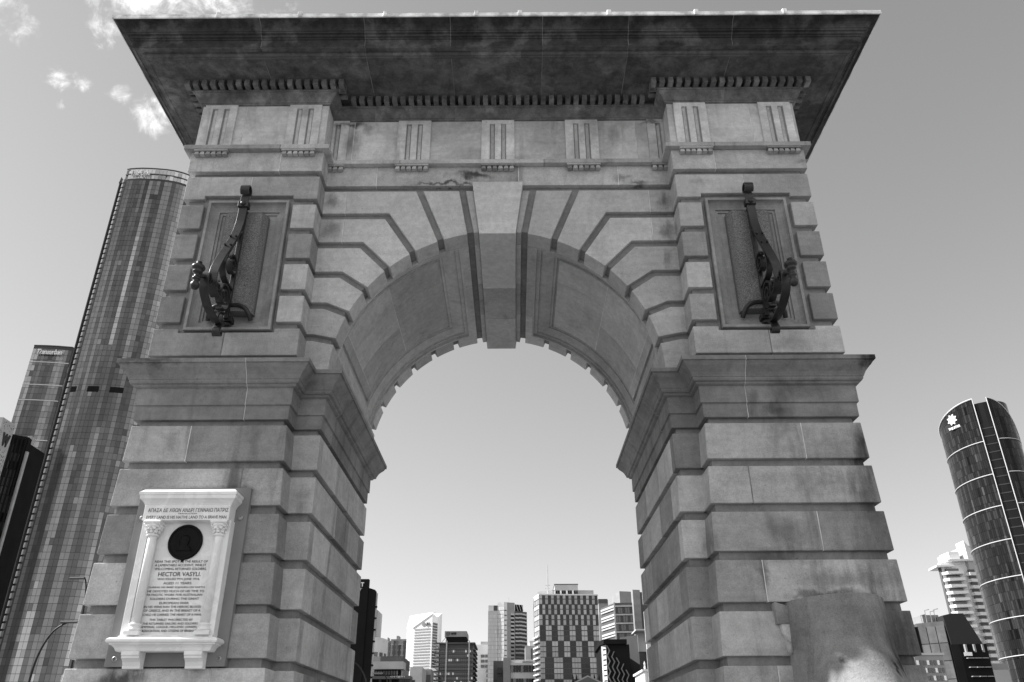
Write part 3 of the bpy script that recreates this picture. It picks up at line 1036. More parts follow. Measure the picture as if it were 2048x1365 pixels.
lines = [("NEAR THIS SPOT AS THE RESULT OF", 3.015, -2.896, -2.440, .019, 1), ("A LAMENTABLE ACCIDENT, WHILST", 2.983, -2.890, -2.449, .019, 1), ("WELCOMING RETURNED SOLDIERS,", 2.952, -2.889, -2.441, .019, 1),
         ("HECTOR VASYLI.", 2.910, -2.847, -2.482, .035, 1), ("WAS KILLED 9TH JUNE 1918,", 2.867, -2.848, -2.484, .018, 1), ("AGED 11 YEARS.", 2.8355, -2.789, -2.544, .020, 1),
         ("DURING HIS BRIEF SOJOURN ON EARTH", 2.800, -2.909, -2.431, .018, 1), ("HE DEVOTED MUCH OF HIS TIME TO", 2.770, -2.910, -2.429, .018, 1), ("PATRIOTIC WORK FOR AUSTRALIAN", 2.741, -2.910, -2.441, .018, 1),
         ("SOLDIERS DURING THE GREAT", 2.709, -2.878, -2.462, .018, 1), ("EUROPEAN WAR.", 2.6745, -2.791, -2.537, .019, 1), ("IN HIS VEINS RAN THE HEROIC BLOOD", 2.6445, -2.915, -2.433, .018, 1),
         ("OF GREECE, AND IN THE BREAST OF A", 2.613, -2.912, -2.433, .018, 1), ("CHILD HE CARRIED THE HEART OF A MAN.", 2.582, -2.912, -2.419, .018, 1), ("THIS TABLET WAS ERECTED BY", 2.542, -2.848, -2.485, .017, 1),
         ("THE RETURNED SAILORS AND SOLDIERS", 2.512, -2.900, -2.438, .017, 1), ("IMPERIAL LEAGUE, HELLENIC (GREEK)", 2.483, -2.900, -2.438, .017, 1), ("ASSOCIATION, AND CITIZENS OF BRISBANE.", 2.454, -2.895, -2.436, .017, 1)]
for s, zz, x0, x1, h, k in lines:
    big = s.startswith("HECTOR")
    text("lettering", s, (x1 - x0) * .985, h + (.004 if "," in s or "(" in s else 0), ((x0 + x1) / 2 - .002, PY - .0015, zz), TAB, LETTER, bold=0.0 if not big else .006, depth=.001)
for s, zz, x0, x1, h in (("ΑΠΑΣΑ ΔΕ ΧΘΩΝ ΑΝΔΡΙ ΓΕΝΝΑΙΩ ΠΑΤΡΙΣ", 3.434, -3.010, -2.293, .034), ("TRANSLATION", 3.403, -2.738, -2.571, .012), ("EVERY LAND IS HIS NATIVE LAND TO A BRAVE MAN.", 3.372, -3.014, -2.296, .026)):
    text("lettering", s, (x1 - x0) * .97, h, ((x0 + x1) / 2, -.2015, zz), TAB, LETTER_GREY, bold=0.0, depth=.001)


# ------------------------------------------------------------------ wrought iron lamp brackets
def spiral(cy, cz, r0, r1, a0, turns, n=30, sg=1):
    return [(cy + (r0 + (r1 - r0) * i / n) * math.cos(a0 + sg * 2 * PI * turns * i / n), cz + (r0 + (r1 - r0) * i / n) * math.sin(a0 + sg * 2 * PI * turns * i / n)) for i in range(n + 1)]


def smooth_path(p, n=6):
    out = []
    P = [p[0]] + list(p) + [p[-1]]
    for i in range(1, len(P) - 2):
        for k in range(n):
            t = k / n
            out.append(tuple(0.5 * (2 * P[i][j] + (P[i + 1][j] - P[i - 1][j]) * t + (2 * P[i - 1][j] - 5 * P[i][j] + 4 * P[i + 1][j] - P[i + 2][j]) * t * t +
                                    (3 * P[i][j] - P[i - 1][j] - 3 * P[i + 1][j] + P[i + 2][j]) * t ** 3) for j in range(len(p[0]))))
    out.append(tuple(p[-1]))
    return out


def bracket(x0, label):
    t = thing("lamp_bracket", label, "lamp bracket", (x0, .06, 5.2), "wrought iron lamp brackets on the two piers")
    G().box(x0 - .022, x0 + .022, -.072, -.034, 5.40, 6.70).build("wall_bar", IRON, t, bevel=.004)
    st = smooth_path([(-.115, 6.86), (-.118, 6.74), (-.122, 6.63), (-.135, 6.50), (-.178, 6.35), (-.250, 6.20), (-.340, 6.04), (-.425, 5.89), (-.500, 5.74), (-.530, 5.62), (-.512, 5.53), (-.45, 5.47), (-.38, 5.46)])
    G().ribbon(st, x0, .088, .016).build("strap", IRON, t, bevel=.003)
    G().ribbon(spiral(-.115 - .0, 6.925, .060, .044, -PI * .62, -.86, 24), x0, .090, .018).build("top_curl", IRON, t)
    G().box(x0 - .056, x0 + .056, -.145, -.07, 6.705, 6.775).build("collar", IRON, t, bevel=.005)
    G().rings([[(x0 + r * math.cos(2 * PI * k / 12), y, 6.742 + r * math.sin(2 * PI * k / 12)) for k in range(12)] for r, y in ((.028, -.14), (.026, -.156), (.016, -.166), (.002, -.168))]).build("boss", IRON, t, smooth=True)
    G().ribbon([(-.10, 6.72), (-.04, 6.70), (.03, 6.70)], x0, .05, .03).build("tie", IRON, t)
    riv = G()
    for zz, yy in ((6.262, -.228), (6.098, -.318)):
        for dx in (-.028, .028):
            riv.box(x0 + dx - .007, x0 + dx + .007, yy - .022, yy + .01, zz - .006, zz + .010)
    riv.build("rivets", IRON, t)
    bar = smooth_path([(-.620, 5.515), (-.655, 5.545), (-.692, 5.52), (-.690, 5.45), (-.668, 5.375), (-.61, 5.325), (-.53, 5.285), (-.43, 5.262), (-.32, 5.25), (-.22, 5.262), (-.15, 5.30)])
    G().ribbon(bar, x0, .080, .018).build("lower_bar", IRON, t, bevel=.003)
    G().ribbon(spiral(-.590, 5.500, .040, .012, PI * .1, 1.1, 24), x0, .06, .012).build("small_scroll", IRON, t)
    G().ribbon(spiral(-.240, 5.556, .148, .024, -PI * .55, 2.1, 72), x0, .068, .020).build("large_scroll", IRON, t)
    G().ribbon(spiral(-.150, 5.960, .112, .020, PI * .9, 1.8, 56, -1), x0, .060, .018).build("middle_scroll", IRON, t)
    G().ribbon(smooth_path([(-.07, 6.42), (-.13, 6.36), (-.20, 6.22), (-.29, 6.06), (-.345, 5.93), (-.36, 5.83), (-.31, 5.75), (-.20, 5.72), (-.08, 5.72)]), x0, .058, .018).build("back_curve", IRON, t)
    G().ribbon(spiral(-.405, 5.565, .055, .014, PI * .5, 1.3, 30), x0, .05, .012).build("small_scroll", IRON, t)
    for dx in (-.022, .022):
        G().ribbon(smooth_path([(-.13, 5.42), (-.19, 5.385), (-.225, 5.33), (-.205, 5.27), (-.16, 5.255)]), x0 + dx, .032, .016).build("leaf", IRON, t)
    G().ribbon(smooth_path([(.03, 5.36), (-.06, 5.34), (-.13, 5.30), (-.19, 5.25), (-.225, 5.20)]), x0, .075, .022).build("tail", IRON, t, bevel=.003)
    G().ribbon(spiral(-.195, 5.170, .044, .020, PI * .6, .85, 20, 1), x0, .078, .016).build("tail_curl", IRON, t)
    # three-toed foot that straddles the granite slab
    for s in (-1, 1):
        G().tube(smooth_path([(x0, -.03, 5.565), (x0 + s * .09, -.035, 5.565), (x0 + s * .16, -.03, 5.535), (x0 + s * .20, .0, 5.48), (x0 + s * .215, .04, 5.43)]), .024, 8).build("foot", IRON, t, smooth=True)
    G().box(x0 - .05, x0 + .05, -.04, .05, 5.385, 5.44).build("foot_plate", IRON, t, bevel=.004)
    # turned finial with the lamp socket
    fy = -.860
    fin = [(.002, 5.262), (.026, 5.268), (.040, 5.290), (.042, 5.312), (.030, 5.336), (.022, 5.348), (.034, 5.360), (.040, 5.372), (.034, 5.384), (.024, 5.396), (.026, 5.424), (.040, 5.432), (.046, 5.446), (.040, 5.456),
           (.044, 5.462), (.058, 5.474), (.062, 5.490), (.056, 5.506), (.036, 5.516), (.026, 5.520), (.026, 5.548), (.002, 5.550)]
    fo = G().lathe(fin, x0, fy, 20).build("finial", IRON, t, smooth=True)
    G().tube(smooth_path([(x0, -.69, 5.50), (x0, -.74, 5.475), (x0, -.80, 5.44), (x0, fy + .02, 5.42)]), .020, 8).build("finial_arm", IRON, fo, smooth=True)
    return t


bracket(-2.690, "black wrought iron scroll lamp bracket on the pier above the white memorial tablet")
bracket(2.690, "black wrought iron scroll lamp bracket on the pier above the bowed stone console")


# ------------------------------------------------------------------ city (measured from the viewpoint, moved onto the site at the end)
CITY_FROM = len(BASE)
def block(name, label, cat, plan, z1, mat, base_at=None, cap=None, z0=0.0, wall="wall", group=None):
    """a building: Empty at its base, body prism from a plan polygon"""
    cx = sum(p[0] for p in plan) / len(plan)
    cy = sum(p[1] for p in plan) / len(plan)
    t = thing(name, label, cat, (cx, cy, 0), group)
    b = G().prism(plan, 'z', z0, z1).build(wall, mat, t)
    return t, b


def rect(x0, x1, y0, y1):
    return [(x0, y0), (x1, y0), (x1, y1), (x0, y1)]


def along(p, q, u, d=0.0):
    """point at fraction u on the facade p-q, pushed d outward (towards the viewer's side)"""
    dx, dy = q[0] - p[0], q[1] - p[1]
    l = math.hypot(dx, dy)
    return (p[0] + dx * u + dy / l * d, p[1] + dy * u - dx / l * d)


def panel(gq, p, q, u0, u1, z0, z1, d0, d1, mi=0):
    """box on the facade p-q between fractions u0..u1, from depth d0 to d1 outward"""
    a, b = along(p, q, u0, d1), along(p, q, u1, d1)
    c, e = along(p, q, u1, d0), along(p, q, u0, d0)
    gq.hexa([(a[0], a[1], z0), (b[0], b[1], z0), (c[0], c[1], z0), (e[0], e[1], z0), (a[0], a[1], z1), (b[0], b[1], z1), (c[0], c[1], z1), (e[0], e[1], z1)], mi)


def curtain(parent, poly, z0, z1, fh, cw, mats, tone, gapx=.10, gapz=.22, tilt=.012, name="window_panes", d=.12, seed=1):
    """glass panes of a curtain wall as real, slightly uneven sheets, joined: too small to pick apart"""
    rnd = random.Random(seed)
    gq = G()
    col = 0
    for p, q in zip(poly[:-1], poly[1:]):
        L = math.hypot(q[0] - p[0], q[1] - p[1])
        nc = max(1, round(L / cw))
        for i in range(nc):
            col += 1
            nf = int((z1 - z0) / fh)
            for f in range(nf):
                za, zb = z0 + f * fh + gapz / 2, z0 + (f + 1) * fh - gapz / 2
                u0, u1 = i / nc + gapx / 2 / L, (i + 1) / nc - gapx / 2 / L
                mi = tone(rnd, col, f, (zb - z0) / (z1 - z0))
                e = [d + rnd.uniform(-tilt, tilt) * 2 for _ in range(3)]
                e.append(e[0] + e[2] - e[1])
                c4 = [along(p, q, u0, e[0]), along(p, q, u1, e[1]), along(p, q, u1, e[2]), along(p, q, u0, e[3])]
                gq.add([(c4[0][0], c4[0][1], za), (c4[1][0], c4[1][1], za), (c4[2][0], c4[2][1], zb), (c4[3][0], c4[3][1], zb)], [(0, 1, 2, 3)], mi)
    return gq.build(name, mats, parent, kind="stuff")


def bands(parent, poly, zs, h, d, mat, name="floor_band", joined=True):
    gq = G()
    for z_ in zs:
        for p, q in zip(poly[:-1], poly[1:]):
            panel(gq, p, q, 0, 1, z_ - h / 2, z_ + h / 2, -.2, d)
        if not joined:
            gq.build(name, mat, parent)
            gq = G()
    if joined:
        gq.build(name, mat, parent, kind="stuff")


GLASSES = [G_BLACK, G_DARK, G_MID, G_LIGHT, G_PALE]
FINE = [glass("tower_glass_%d" % i, b, .5, .09) for i, b in enumerate((.08, .10, .125, .155, .19, .235, .30, .40, .56))]


def fine_tone(seed):
    rr_ = random.Random(seed)
    ph = [rr_.random() for _ in range(400)]

    def tone(rnd, col, f, t):
        # reflected streaks put into the pane tones by column and height, plus random tint
        s = ph[(col * 5 + (f + int(ph[col] * 60)) // 44) % 400] ** 1.7 * 6.2 + 1.0 + .6 * math.sin(f * .11 + 1) + rnd.random() * .5
        if rnd.random() < .012:
            s += rnd.choice((-4, 3))
        return max(0, min(8, int(s)))
    return tone



def streaky(seed, lo, hi, odd=.03):
    rr_ = random.Random(seed)
    ph = [rr_.random() for _ in range(400)]

    def tone(rnd, col, f, t):
        # streaky reflections painted as pane tone by column and floor group, plus random tint
        s = ph[(col * 7 + (f // 31) * 3) % 400] * .62 + ph[(col * 13 + (f // 13) * 5 + 50) % 400] * .30 + rnd.random() * .10
        v = lo + (hi - lo) * s
        if rnd.random() < odd:
            v += rnd.choice((-1.0, 1.0))
        return max(0, min(4, int(v)))
    return tone


# -- the tall curved tower, far left
pl1 = [(-244.6, 400.4), (-242.8, 400.0), (-238.7, 399.6), (-234.7, 399.4), (-230.6, 399.6), (-226.1, 400.0), (-219.4, 401.0), (-215.0, 402.2), (-211.0, 404.0), (-207.5, 406.5), (-203, 411), (-200, 417)]
H1 = 329.1
ONE, _ = block("residential_tower", "tallest curved glass tower with two rows of pale crown panes left of the arch", "skyscraper", pl1 + [(-200, 430), (-246.5, 430)], H1 - 1.0, G_DULL, z0=-2)
curtain(ONE, pl1[1:], 1, H1 - 8.4, 3.5, 2.0, FINE, fine_tone(21), seed=3, tilt=.012, gapx=.12, gapz=.2)
curtain(ONE, pl1[1:], H1 - 8.2, H1 - .8, 3.6, 2.2, GLASSES, lambda r, c, f, t: 4 if r.random() < .7 else 3, seed=9, name="crown_panes", tilt=.05)
bands(ONE, pl1, [H1 - 4.6, H1 - .2], .6, .5, DARKC, "crown_rail")
text("lettering", "The One", 12.3, 4.2, (-234.6, 398.3, H1 - 4.5), ONE, SIGNW, rotz=-.04, bold=.01, depth=.4)
for p_, q_, ua, ub in ((pl1[1], pl1[2], .0, .75), (pl1[3], pl1[4], .3, 1.0), (pl1[4], pl1[5], 0, .7), (pl1[5], pl1[6], .65, 1.0), (pl1[6], pl1[7], 0, 1)):
    gq = G()
    panel(gq, p_, q_, ua, ub, 175.2, 178.4, 0, .32)
    gq.build("plant_louvre", BLACKC, ONE)
bal = G()
for f in range(6, 92):
    zf = f * 3.5
    if zf > H1 - 9:
        break
    rs = []
    for k in range(8):
        a = PI * (.5 + k / 7)
        rs.append((-244.7 + 1.7 * math.cos(a), 402.2 + 2.2 * math.sin(a)))
    bal.prism([(x, y) for x, y in rs] + [(-243, 400.4), (-243, 406)], 'z', zf, zf + 2.5)
bal.build("balconies", plain("balcony_grey", .16, .7), ONE, kind="stuff")
G().box(-247.9, -247.5, 401, 407, 20, H1 - 9).build("edge_fin", DARKC, ONE)
G().prism([(-248.3, H1 - 10.5), (-244.6, H1 - 10.5), (-247.6, H1 - 5.6)], 'y', 401, 405).build("fin_cap", DARKC, ONE)

# -- office tower with horizontal light lines behind it
pt = [(-317.4, 470), (-308.9, 470.6), (-301.7, 471.6), (-293.4, 473.4)]
TR, _ = block("office_tower", "grey glass office tower with thin white lines and a name sign near its top", "skyscraper", pt + [(-284, 500), (-322, 500)], 239.6, G_DULL)
curtain(TR, [(-317.4, 470), (-313.2, 470.3)], 1, 239, 4.0, 2.1, GLASSES, streaky(12, 2.2, 3.6), seed=4, tilt=.03)
curtain(TR, [(-313.2, 470.3)] + pt[1:], 1, 239, 4.0, 2.1, FINE, fine_tone(8), seed=5, tilt=.02)
curtain(TR, [pt[-1], (-288.5, 487), (-284, 500)], 1, 225, 4.0, 2.6, GLASSES, streaky(3, .0, 2.0), seed=6)
bands(TR, pt, [227.3, 211.2, 200.5, 173.7, 158.3, 142.8, 121.8, 91.0, 54.8], .55, .45, LINEW, "light_line", joined=False)
bands(TR, pt, [239.4], .5, .4, DARKC, "parapet")
text("lettering", "Transurban", 15.6, 3.6, (-305.6, 469.6, 234.2), TR, SIGNW, rotz=.1, bold=.012, depth=.5, shear=.25)

# -- dark finned tower and pale perforated tower on the frame's edge
pd = [(-216, 296.5), (-205, 298.2), (-200.5, 300), (-196.2, 304)]
DK, _ = block("finned_tower", "dark glass tower with tall vertical fins and a pale edge strip at the far left", "skyscraper", pd + [(-196.6, 318), (-216, 322)], 111.5, BLACKC)
curtain(DK, pd, 1, 111, 3.4, 1.5, [G_BLACK, G_DULL, G_DARK], lambda r, c, f, t: r.choice((0, 0, 1, 1, 2)), seed=2)
for u, p, q in [(i / 4 + .06, pd[1], pd[2]) for i in range(4)] + [(i / 4 + .06, pd[2], pd[3]) for i in range(4)] + [(i / 5, pd[0], pd[1]) for i in range(5)]:
    gq = G()
    panel(gq, p, q, u, u + .10, 0, 112.5, 0, .9)
    gq.build("fin", BLACKC, DK)
G().box(-196.2, -195.4, 304.2, 305.4, 0, 107.8).build("edge_strip", PALE, DK)
G().prism([(-201, 299.7), (-196, 303.8), (-197, 309), (-203, 309)], 'z', 111.5, 113.6).build("roof_screen", BLACKC, DK)
G().box(-198.2, -196.6, 306, 309, 111.5, 115.0).build("roof_plant", PALE, DK)

pw = rect(-196, -178.9, 260, 267.5)
WH, _ = block("perforated_tower", "pale perforated hotel tower with dark letter cut off by the left frame edge", "skyscraper", pw, 105.0, PALE)
rnd = random.Random(4)
pf = G()
for i in range(520):
    y, zz = rnd.uniform(260.4, 267.0), rnd.uniform(30, 104.0)
    if abs(zz - 98) < 3.4 and 261 < y < 267.5:
        continue
    w = rnd.uniform(.16, .34)
    pf.box(-178.95, -178.86, y, y + w, zz, zz + w * 1.3)
pf.build("perforations", DARKC, WH, kind="stuff")
text("lettering", "W", 4.2, 4.6, (-178.82, 264.4, 98.1), WH, SIGND, rotz=PI / 2, bold=.05, depth=.3)
for f in range(22):
    G().box(-195, -181.0, 259.9, 260.5, 26 + f * 3.5, 28.6 + f * 3.5).build("window", G_BLACK, WH)

# -- the dark oval tower on the right
STAR = thing("oval_tower", "dark oval glass tower with curved white bands and a white star emblem", "skyscraper", (156, 254, 0))
ctr = (156.0, 254.0)


def oval(a, rx=9.5, ry=14.5):
    return (ctr[0] + rx * math.cos(a), ctr[1] + ry * math.sin(a))


S_A0, S_A1, S_B0, S_B1 = math.radians(90), math.radians(233), math.radians(254.5), math.radians(400)


body = G()
body.prism([oval(2 * PI * i / 48, 9.1, 14.1) for i in range(48)], 'z', 0, 94.0)
body.prism([oval(2 * PI * i / 48, 8.9, 13.9) for i in range(48)], 'z', 94.0, 101.0)
body.build("wall", G_BLACK, STAR)
SG = [G_BLACK, G_SMOKE, G_INK, G_DARK]


def shell(a0, a1, top, n, seed, name):
    rnd = random.Random(seed)
    gq = G()
    ph = [rnd.random() for _ in range(64)]
    for i in range(n):
        aa, ab = a0 + (a1 - a0) * i / n, a0 + (a1 - a0) * (i + 1) / n
        zt0, zt1 = top(aa), top(ab)
        f = 0
        while f * 2.65 < max(zt0, zt1):
            za, zb = f * 2.65 + .04, (f + 1) * 2.65 - .04
            ka, kb2 = min(zb, zt0), min(zb, zt1)
            if ka > za and kb2 > za:
                e = [rnd.uniform(-.0015, .0015) for _ in range(2)]
                p, q = oval(aa + .003, 9.5 + e[0] * 10, 14.5 + e[0] * 10), oval(ab - .003, 9.5 + e[1] * 10, 14.5 + e[1] * 10)
                v = ph[(i + (f // 6) * 11) % 64] * .6 + rnd.random() * .4
                gq.add([(p[0], p[1], za), (q[0], q[1], za), (q[0], q[1], kb2), (p[0], p[1], ka)], [(0, 1, 2, 3)], 0 if v < .35 else 2 if v < .66 else 1 if v < .90 else 3)
            f += 1
    return gq.build(name, SG, STAR, kind="stuff")


def top_left(a):
    t = (math.degrees(a) - 150) / 84
    return 99.4 + 3.2 * math.sin(max(0.0, min(1.0, t)) * PI / 2) if t > 0 else 99.4 + t * 8


def top_right(a):
    t = max(0.0, (math.degrees(a) - 252) / 31)
    return max(60.0, 102.4 - 1.6 * t - 2.2 * t * t)


def shell_back(a0, a1, top, n):
    rs = []
    for i in range(n + 1):
        a = a0 + (a1 - a0) * i / n
        o1, o2 = oval(a, 9.35, 14.35), oval(a, 9.15, 14.15)
        rs.append([(*o1, 0), (*o1, top(a) - .1), (*o2, top(a) - .1), (*o2, 0)])
    G().rings(rs).build("shell_wall", G_INK, STAR)


shell_back(S_A0, S_A1, top_left, 40)
shell_back(S_B0, S_B1, top_right, 40)
shell(S_A0, S_A1, top_left, 44, 3, "left_shell_panes")
shell(S_B0, S_B1, top_right, 48, 4, "right_shell_panes")


def rail(pts, r, name):
    G().tube(pts, r, 6).build(name, LINEW, STAR)


zs_band = [1.6 + rz_ * 261 for rz_ in (.3311, .2897, .2515, .2124, .1713, .1283, .0884, .046)]
for z_ in zs_band:
    rail([(*oval(S_A0 + (S_A1 - S_A0) * i / 40, 9.62, 14.62), z_) for i in range(41)], .14, "white_band")
    rail([(*oval(S_B0 + (S_B1 - S_B0) * i / 40, 9.62, 14.62), z_) for i in range(41)], .11, "white_band")
rail([(*oval(S_A0 + (S_A1 - S_A0) * i / 40, 9.62, 14.62), top_left(S_A0 + (S_A1 - S_A0) * i / 40)) for i in range(41)], .22, "white_band")
rail([(*oval(S_B0 + (S_B1 - S_B0) * i / 40, 9.62, 14.62), top_right(S_B0 + (S_B1 - S_B0) * i / 40)) for i in range(41)], .12, "white_band")
rail([(*oval(S_A1, 9.66, 14.66), z_) for z_ in (0, 30, 60, 90, top_left(S_A1))], .16, "white_seam")
rail([(*oval(S_B0, 9.66, 14.66), z_) for z_ in (0, 30, 60, 90, top_right(S_B0))], .16, "white_seam")
lou = G()
for k in range(34):
    a, b = oval(S_A1 + .03, 9.25, 14.25), oval(S_B0 - .03, 9.25, 14.25)
    z_ = 92 - k * 2.65
    panel(lou, a, b, 0, 1, z_, z_ + .30, -.3, .08)
lou.build("recess_slabs", G_DULL, STAR, kind="stuff")
ea = math.radians(195)
ep = oval(ea, 9.75, 14.75)
er = math.radians(-68)
st_g = G()
for k in range(8):
    a = 2 * PI * k / 8 + PI / 8
    hh = 2.1
    ca, sa = math.cos(a), math.sin(a)
    for sg in (-1, 1):
        pts = []
        for (px_, pz_) in ((0, .2), (hh * .40, .0), (hh * .94, 0), (hh * .44, .62), (hh * .34, .42), (hh * .66, .13), (.3, .30)):
            pz_ *= sg
            lx, lz = px_ * ca - pz_ * sa, px_ * sa + pz_ * ca
            pts.append((lx, lz))
        vs0 = [(ep[0] + x * math.cos(er), ep[1] + x * math.sin(er), 98.4 + zz) for x, zz in pts]
        off = (math.cos(ea) * .25, math.sin(ea) * .25)
        vs1 = [(x + off[0], y + off[1], zz) for x, y, zz in vs0]
        n_ = len(pts)
        st_g.add(vs0 + vs1, [tuple(range(n_))[::-1], tuple(range(n_, 2 * n_))] + [(i, (i + 1) % n_, n_ + (i + 1) % n_, n_ + i) for i in range(n_)])
st_g.build("star_emblem", SIGNW, STAR)
text("lettering", "THE STAR", 4.6, .85, (ep[0] - .05, ep[1] - .2, 95.55), STAR, SIGNW, rotz=er, bold=.03, depth=.2)

# -- white balcony tower, right
AP = thing("apartment_tower", "white apartment tower with stacked balconies beside the dark oval tower", "apartment tower", (190, 358, 0))
ax = 350
G().prism([(184.2, 352), (194.5, 351), (197, 352), (197, 354.2), (184.2, 354.2)], 'z', 0, 72.0).build("wall", WHITE, AP)
G().prism([(194.8, 349.5), (203.5, 349.5), (207, 353), (207, 374), (194.8, 374)], 'z', 0, 78.5).build("side_wall", plain("apartment_side", .42, .8), AP)
G().prism([(195.0, 72), (195.0, 80.6), (198.2, 75.5), (198.2, 72)], 'y', 349.0, 356).build("gable", WHITE, AP)
G().box(188.8, 193.2, 352, 360, 72, 76.4).build("penthouse", WHITE, AP)
G().prism([(186.5, 349.6), (195.0, 348.5), (195, 360), (187, 360)], 'z', 72.0, 72.8).build("roof_edge", WHITE, AP)
G().prism([(181.6, 350.6), (188.5, 349.4), (189, 360), (182.4, 360)], 'z', 69.8, 70.6).build("roof_edge", WHITE, AP)
G().box(183.7, 184.15, 352.2, 354.1, 0, 70.0).build("shaded_edge", DARKC, AP)
for f in range(25):
    zf = 66.5 - f * 2.72
    b = G()
    b.prism([(183.6, 351.8), (185.0, 349.0), (191.2, 348.2), (192.0, 351.4)], 'z', zf, zf + 1.15)
    b.prism([(183.9, 351.7), (185.2, 349.4), (188.2, 349.0), (188.4, 351.6)], 'z', zf + 1.15, zf + 1.22)
    o = b.build("balcony", WHITE, AP)
    G().box(185.3, 190.8, 351.0, 352.1, zf + 1.3, zf + 2.6).build("window", G_DARK, AP)
    G().prism([(193.2, 351.2), (194.0, 348.6), (196.8, 348.9), (197.0, 351.2)], 'z', zf - .6, zf + .7).build("balcony", WHITE, AP)
    G().box(194.0, 196.6, 349.3, 350.2, zf + .9, zf + 1.9).build("window", DARKC, AP)

# -- group below the oval tower
GA_Q = plain("grey_panel", .12, .7, grain=.2, scale=.5)
GA_P = plain("worn_grey_panel", .09, .7, grain=.2, scale=.5)
GA, _ = block("panelled_building", "mid grey panelled block with rooftop plant right of the arch", "building", [(86.6, 181.5), (90.6, 177.6), (94, 190), (88, 192)], 24.9, GA_P)
p_, q_ = (86.6, 181.5), (90.6, 177.6)
for i in range(3):
    for k in range(5):
        gq = G()
        panel(gq, p_, q_, i / 3 + .015, (i + 1) / 3 - .015, 20.6 - k * 3.5 + .1, 24.1 - k * 3.5 - .05, 0, .12)
        gq.build("cladding_panel", GA_Q if (i + k) % 3 else GA_P, GA)
G().box(85.7, 86.7, 181.3, 186, 5, 24.2).build("dark_flank", BLACKC, GA)
G().box(88.0, 91.5, 181, 186, 24.9, 26.6).build("roof_plant", MIDC, GA)
for x, y, h in ((87.6, 180.8, 1.6), (88.6, 180.6, 2.6), (89.6, 180.4, 2.3), (90.4, 180.3, 2.7)):
    G().tube([(x, y, 24.9), (x, y, 24.9 + h), (x + 1.0, y, 25.1 + h)], .10, 6).build("roof_pipe", MIDC, GA)
GB, _ = block("black_glass_block", "black glass block with slanted roof face in front of the white balcony tower", "building", [(90.8, 177.4), (92.4, 177.0), (97.8, 176.5), (98.2, 190), (91, 190)], 20.2, BLACKC)
G().prism([(91.0, 20.2), (97.6, 20.2), (95.0, 26.4), (92.5, 26.4), (90.6, 26.0)], 'y', 177.3, 186).build("sloped_roof", plain("slate_roof", .03, .7), GB)
for f in range(7):
    zf = 17.4 - f * 1.75
    for j in range(3):
        G().box(93.2 + j * 1.5 + f * .05, 94.5 + j * 1.5 + f * .05, 176.2, 177.0, zf, zf + .16).build("balcony_rail", MIDC, GB)
for j, x in enumerate((93.2, 95.0, 96.7)):
    G().box(x, x + .35, 176.3, 177.2, 18.6, 20.15).build("post", MIDC, GB)
G().box(92.9, 94.3, 176.3, 177.0, 17.9, 18.6).build("window", G_PALE, GB)
GC, _ = block("low_banded_building", "low banded building with small square windows just right of the arch", "building", rect(69.9, 75.0, 150, 165), 15.6, MIDC)
for f in range(5):
    for j in range(8):
        G().box(70.1 + j * .6, 70.5 + j * .6, 149.9, 150.2, 14.0 - f * 1.25, 14.75 - f * 1.25).build("window", G_DARK if (j + f) % 3 else G_PALE, GC)
G().box(69.7, 75.2, 149.8, 165.2, 15.6, 15.95).build("parapet", PALE, GC)
GD, _ = block("podium_building", "small pale podium block at the foot of the dark oval tower", "building", rect(109.3, 114.6, 200, 215), 18.4, MIDC)
G().box(109.0, 110.3, 199.7, 200.2, 4, 18.5).build("white_pier", WHITE, GD)
for f in range(4):
    G().box(110.5, 114.4, 199.8, 200.2, 14.2 - f * 3.4, 17.0 - f * 3.4).build("window", G_MID, GD)

# -- through the arch, left to right
AB, _ = block("black_tower", "black tower with stepped top seen through the arch at its left side", "skyscraper", rect(-38, -28.6, 160, 161.2), 30.9, BLACKC)
G().prism([(-28.58, 0), (-28.58, 29.3), (-27.3, 28.9), (-27.05, 28.6), (-27.05, 0)], 'y', 160.3, 161.0).build("stepped_wing", BLACKC, AB)
G().box(-27.04, -26.80, 160.6, 161.0, 0, 28.3).build("pale_edge", PALE, AB)
for f in range(9):
    G().box(-27.03, -26.72, 160.4, 160.9, 25.6 - f * 2.1, 25.9 - f * 2.1).build("ledge", BLACKC, AB)
text("lettering", "T", .62, .80, (-29.78, 159.95, 29.85), AB, SIGNW, bold=.03, depth=.1)
text("lettering", "ST", .9, .45, (-30.25, 159.95, 28.95), AB, PALE, bold=.02, depth=.1)
TH, _ = block("slim_grey_tower", "slim grey tower edge peeping out beside the black tower", "skyscraper", rect(-68.5, -66.2, 400, 415), 60.3, MIDC)
# white drum with square windows
DR = thing("white_drum_building", "white round building with square windows beside the black tower", "building", (-50.5, 308, 0))
dc, drx = (-50.6, 309.0), 3.9
G().prism([(dc[0] + drx * math.cos(2 * PI * i / 32), dc[1] + 9 * math.sin(2 * PI * i / 32)) for i in range(32)], 'z', 0, 36.4).build("wall", WHITE, DR)
for f in range(6):
    for j in range(6):
        a = math.radians(212 + j * 26)
        p = [(dc[0] + (drx + .04) * math.cos(a + e), dc[1] + 9.06 * math.sin(a + e)) for e in (-.14, .14)]
        gq = G()
        panel(gq, p[0], p[1], 0, 1, 30.0 - f * 2.35, 31.5 - f * 2.35, -.3, .08)
        gq.build("window", G_DARK if (j + f) % 2 else G_DULL, DR)
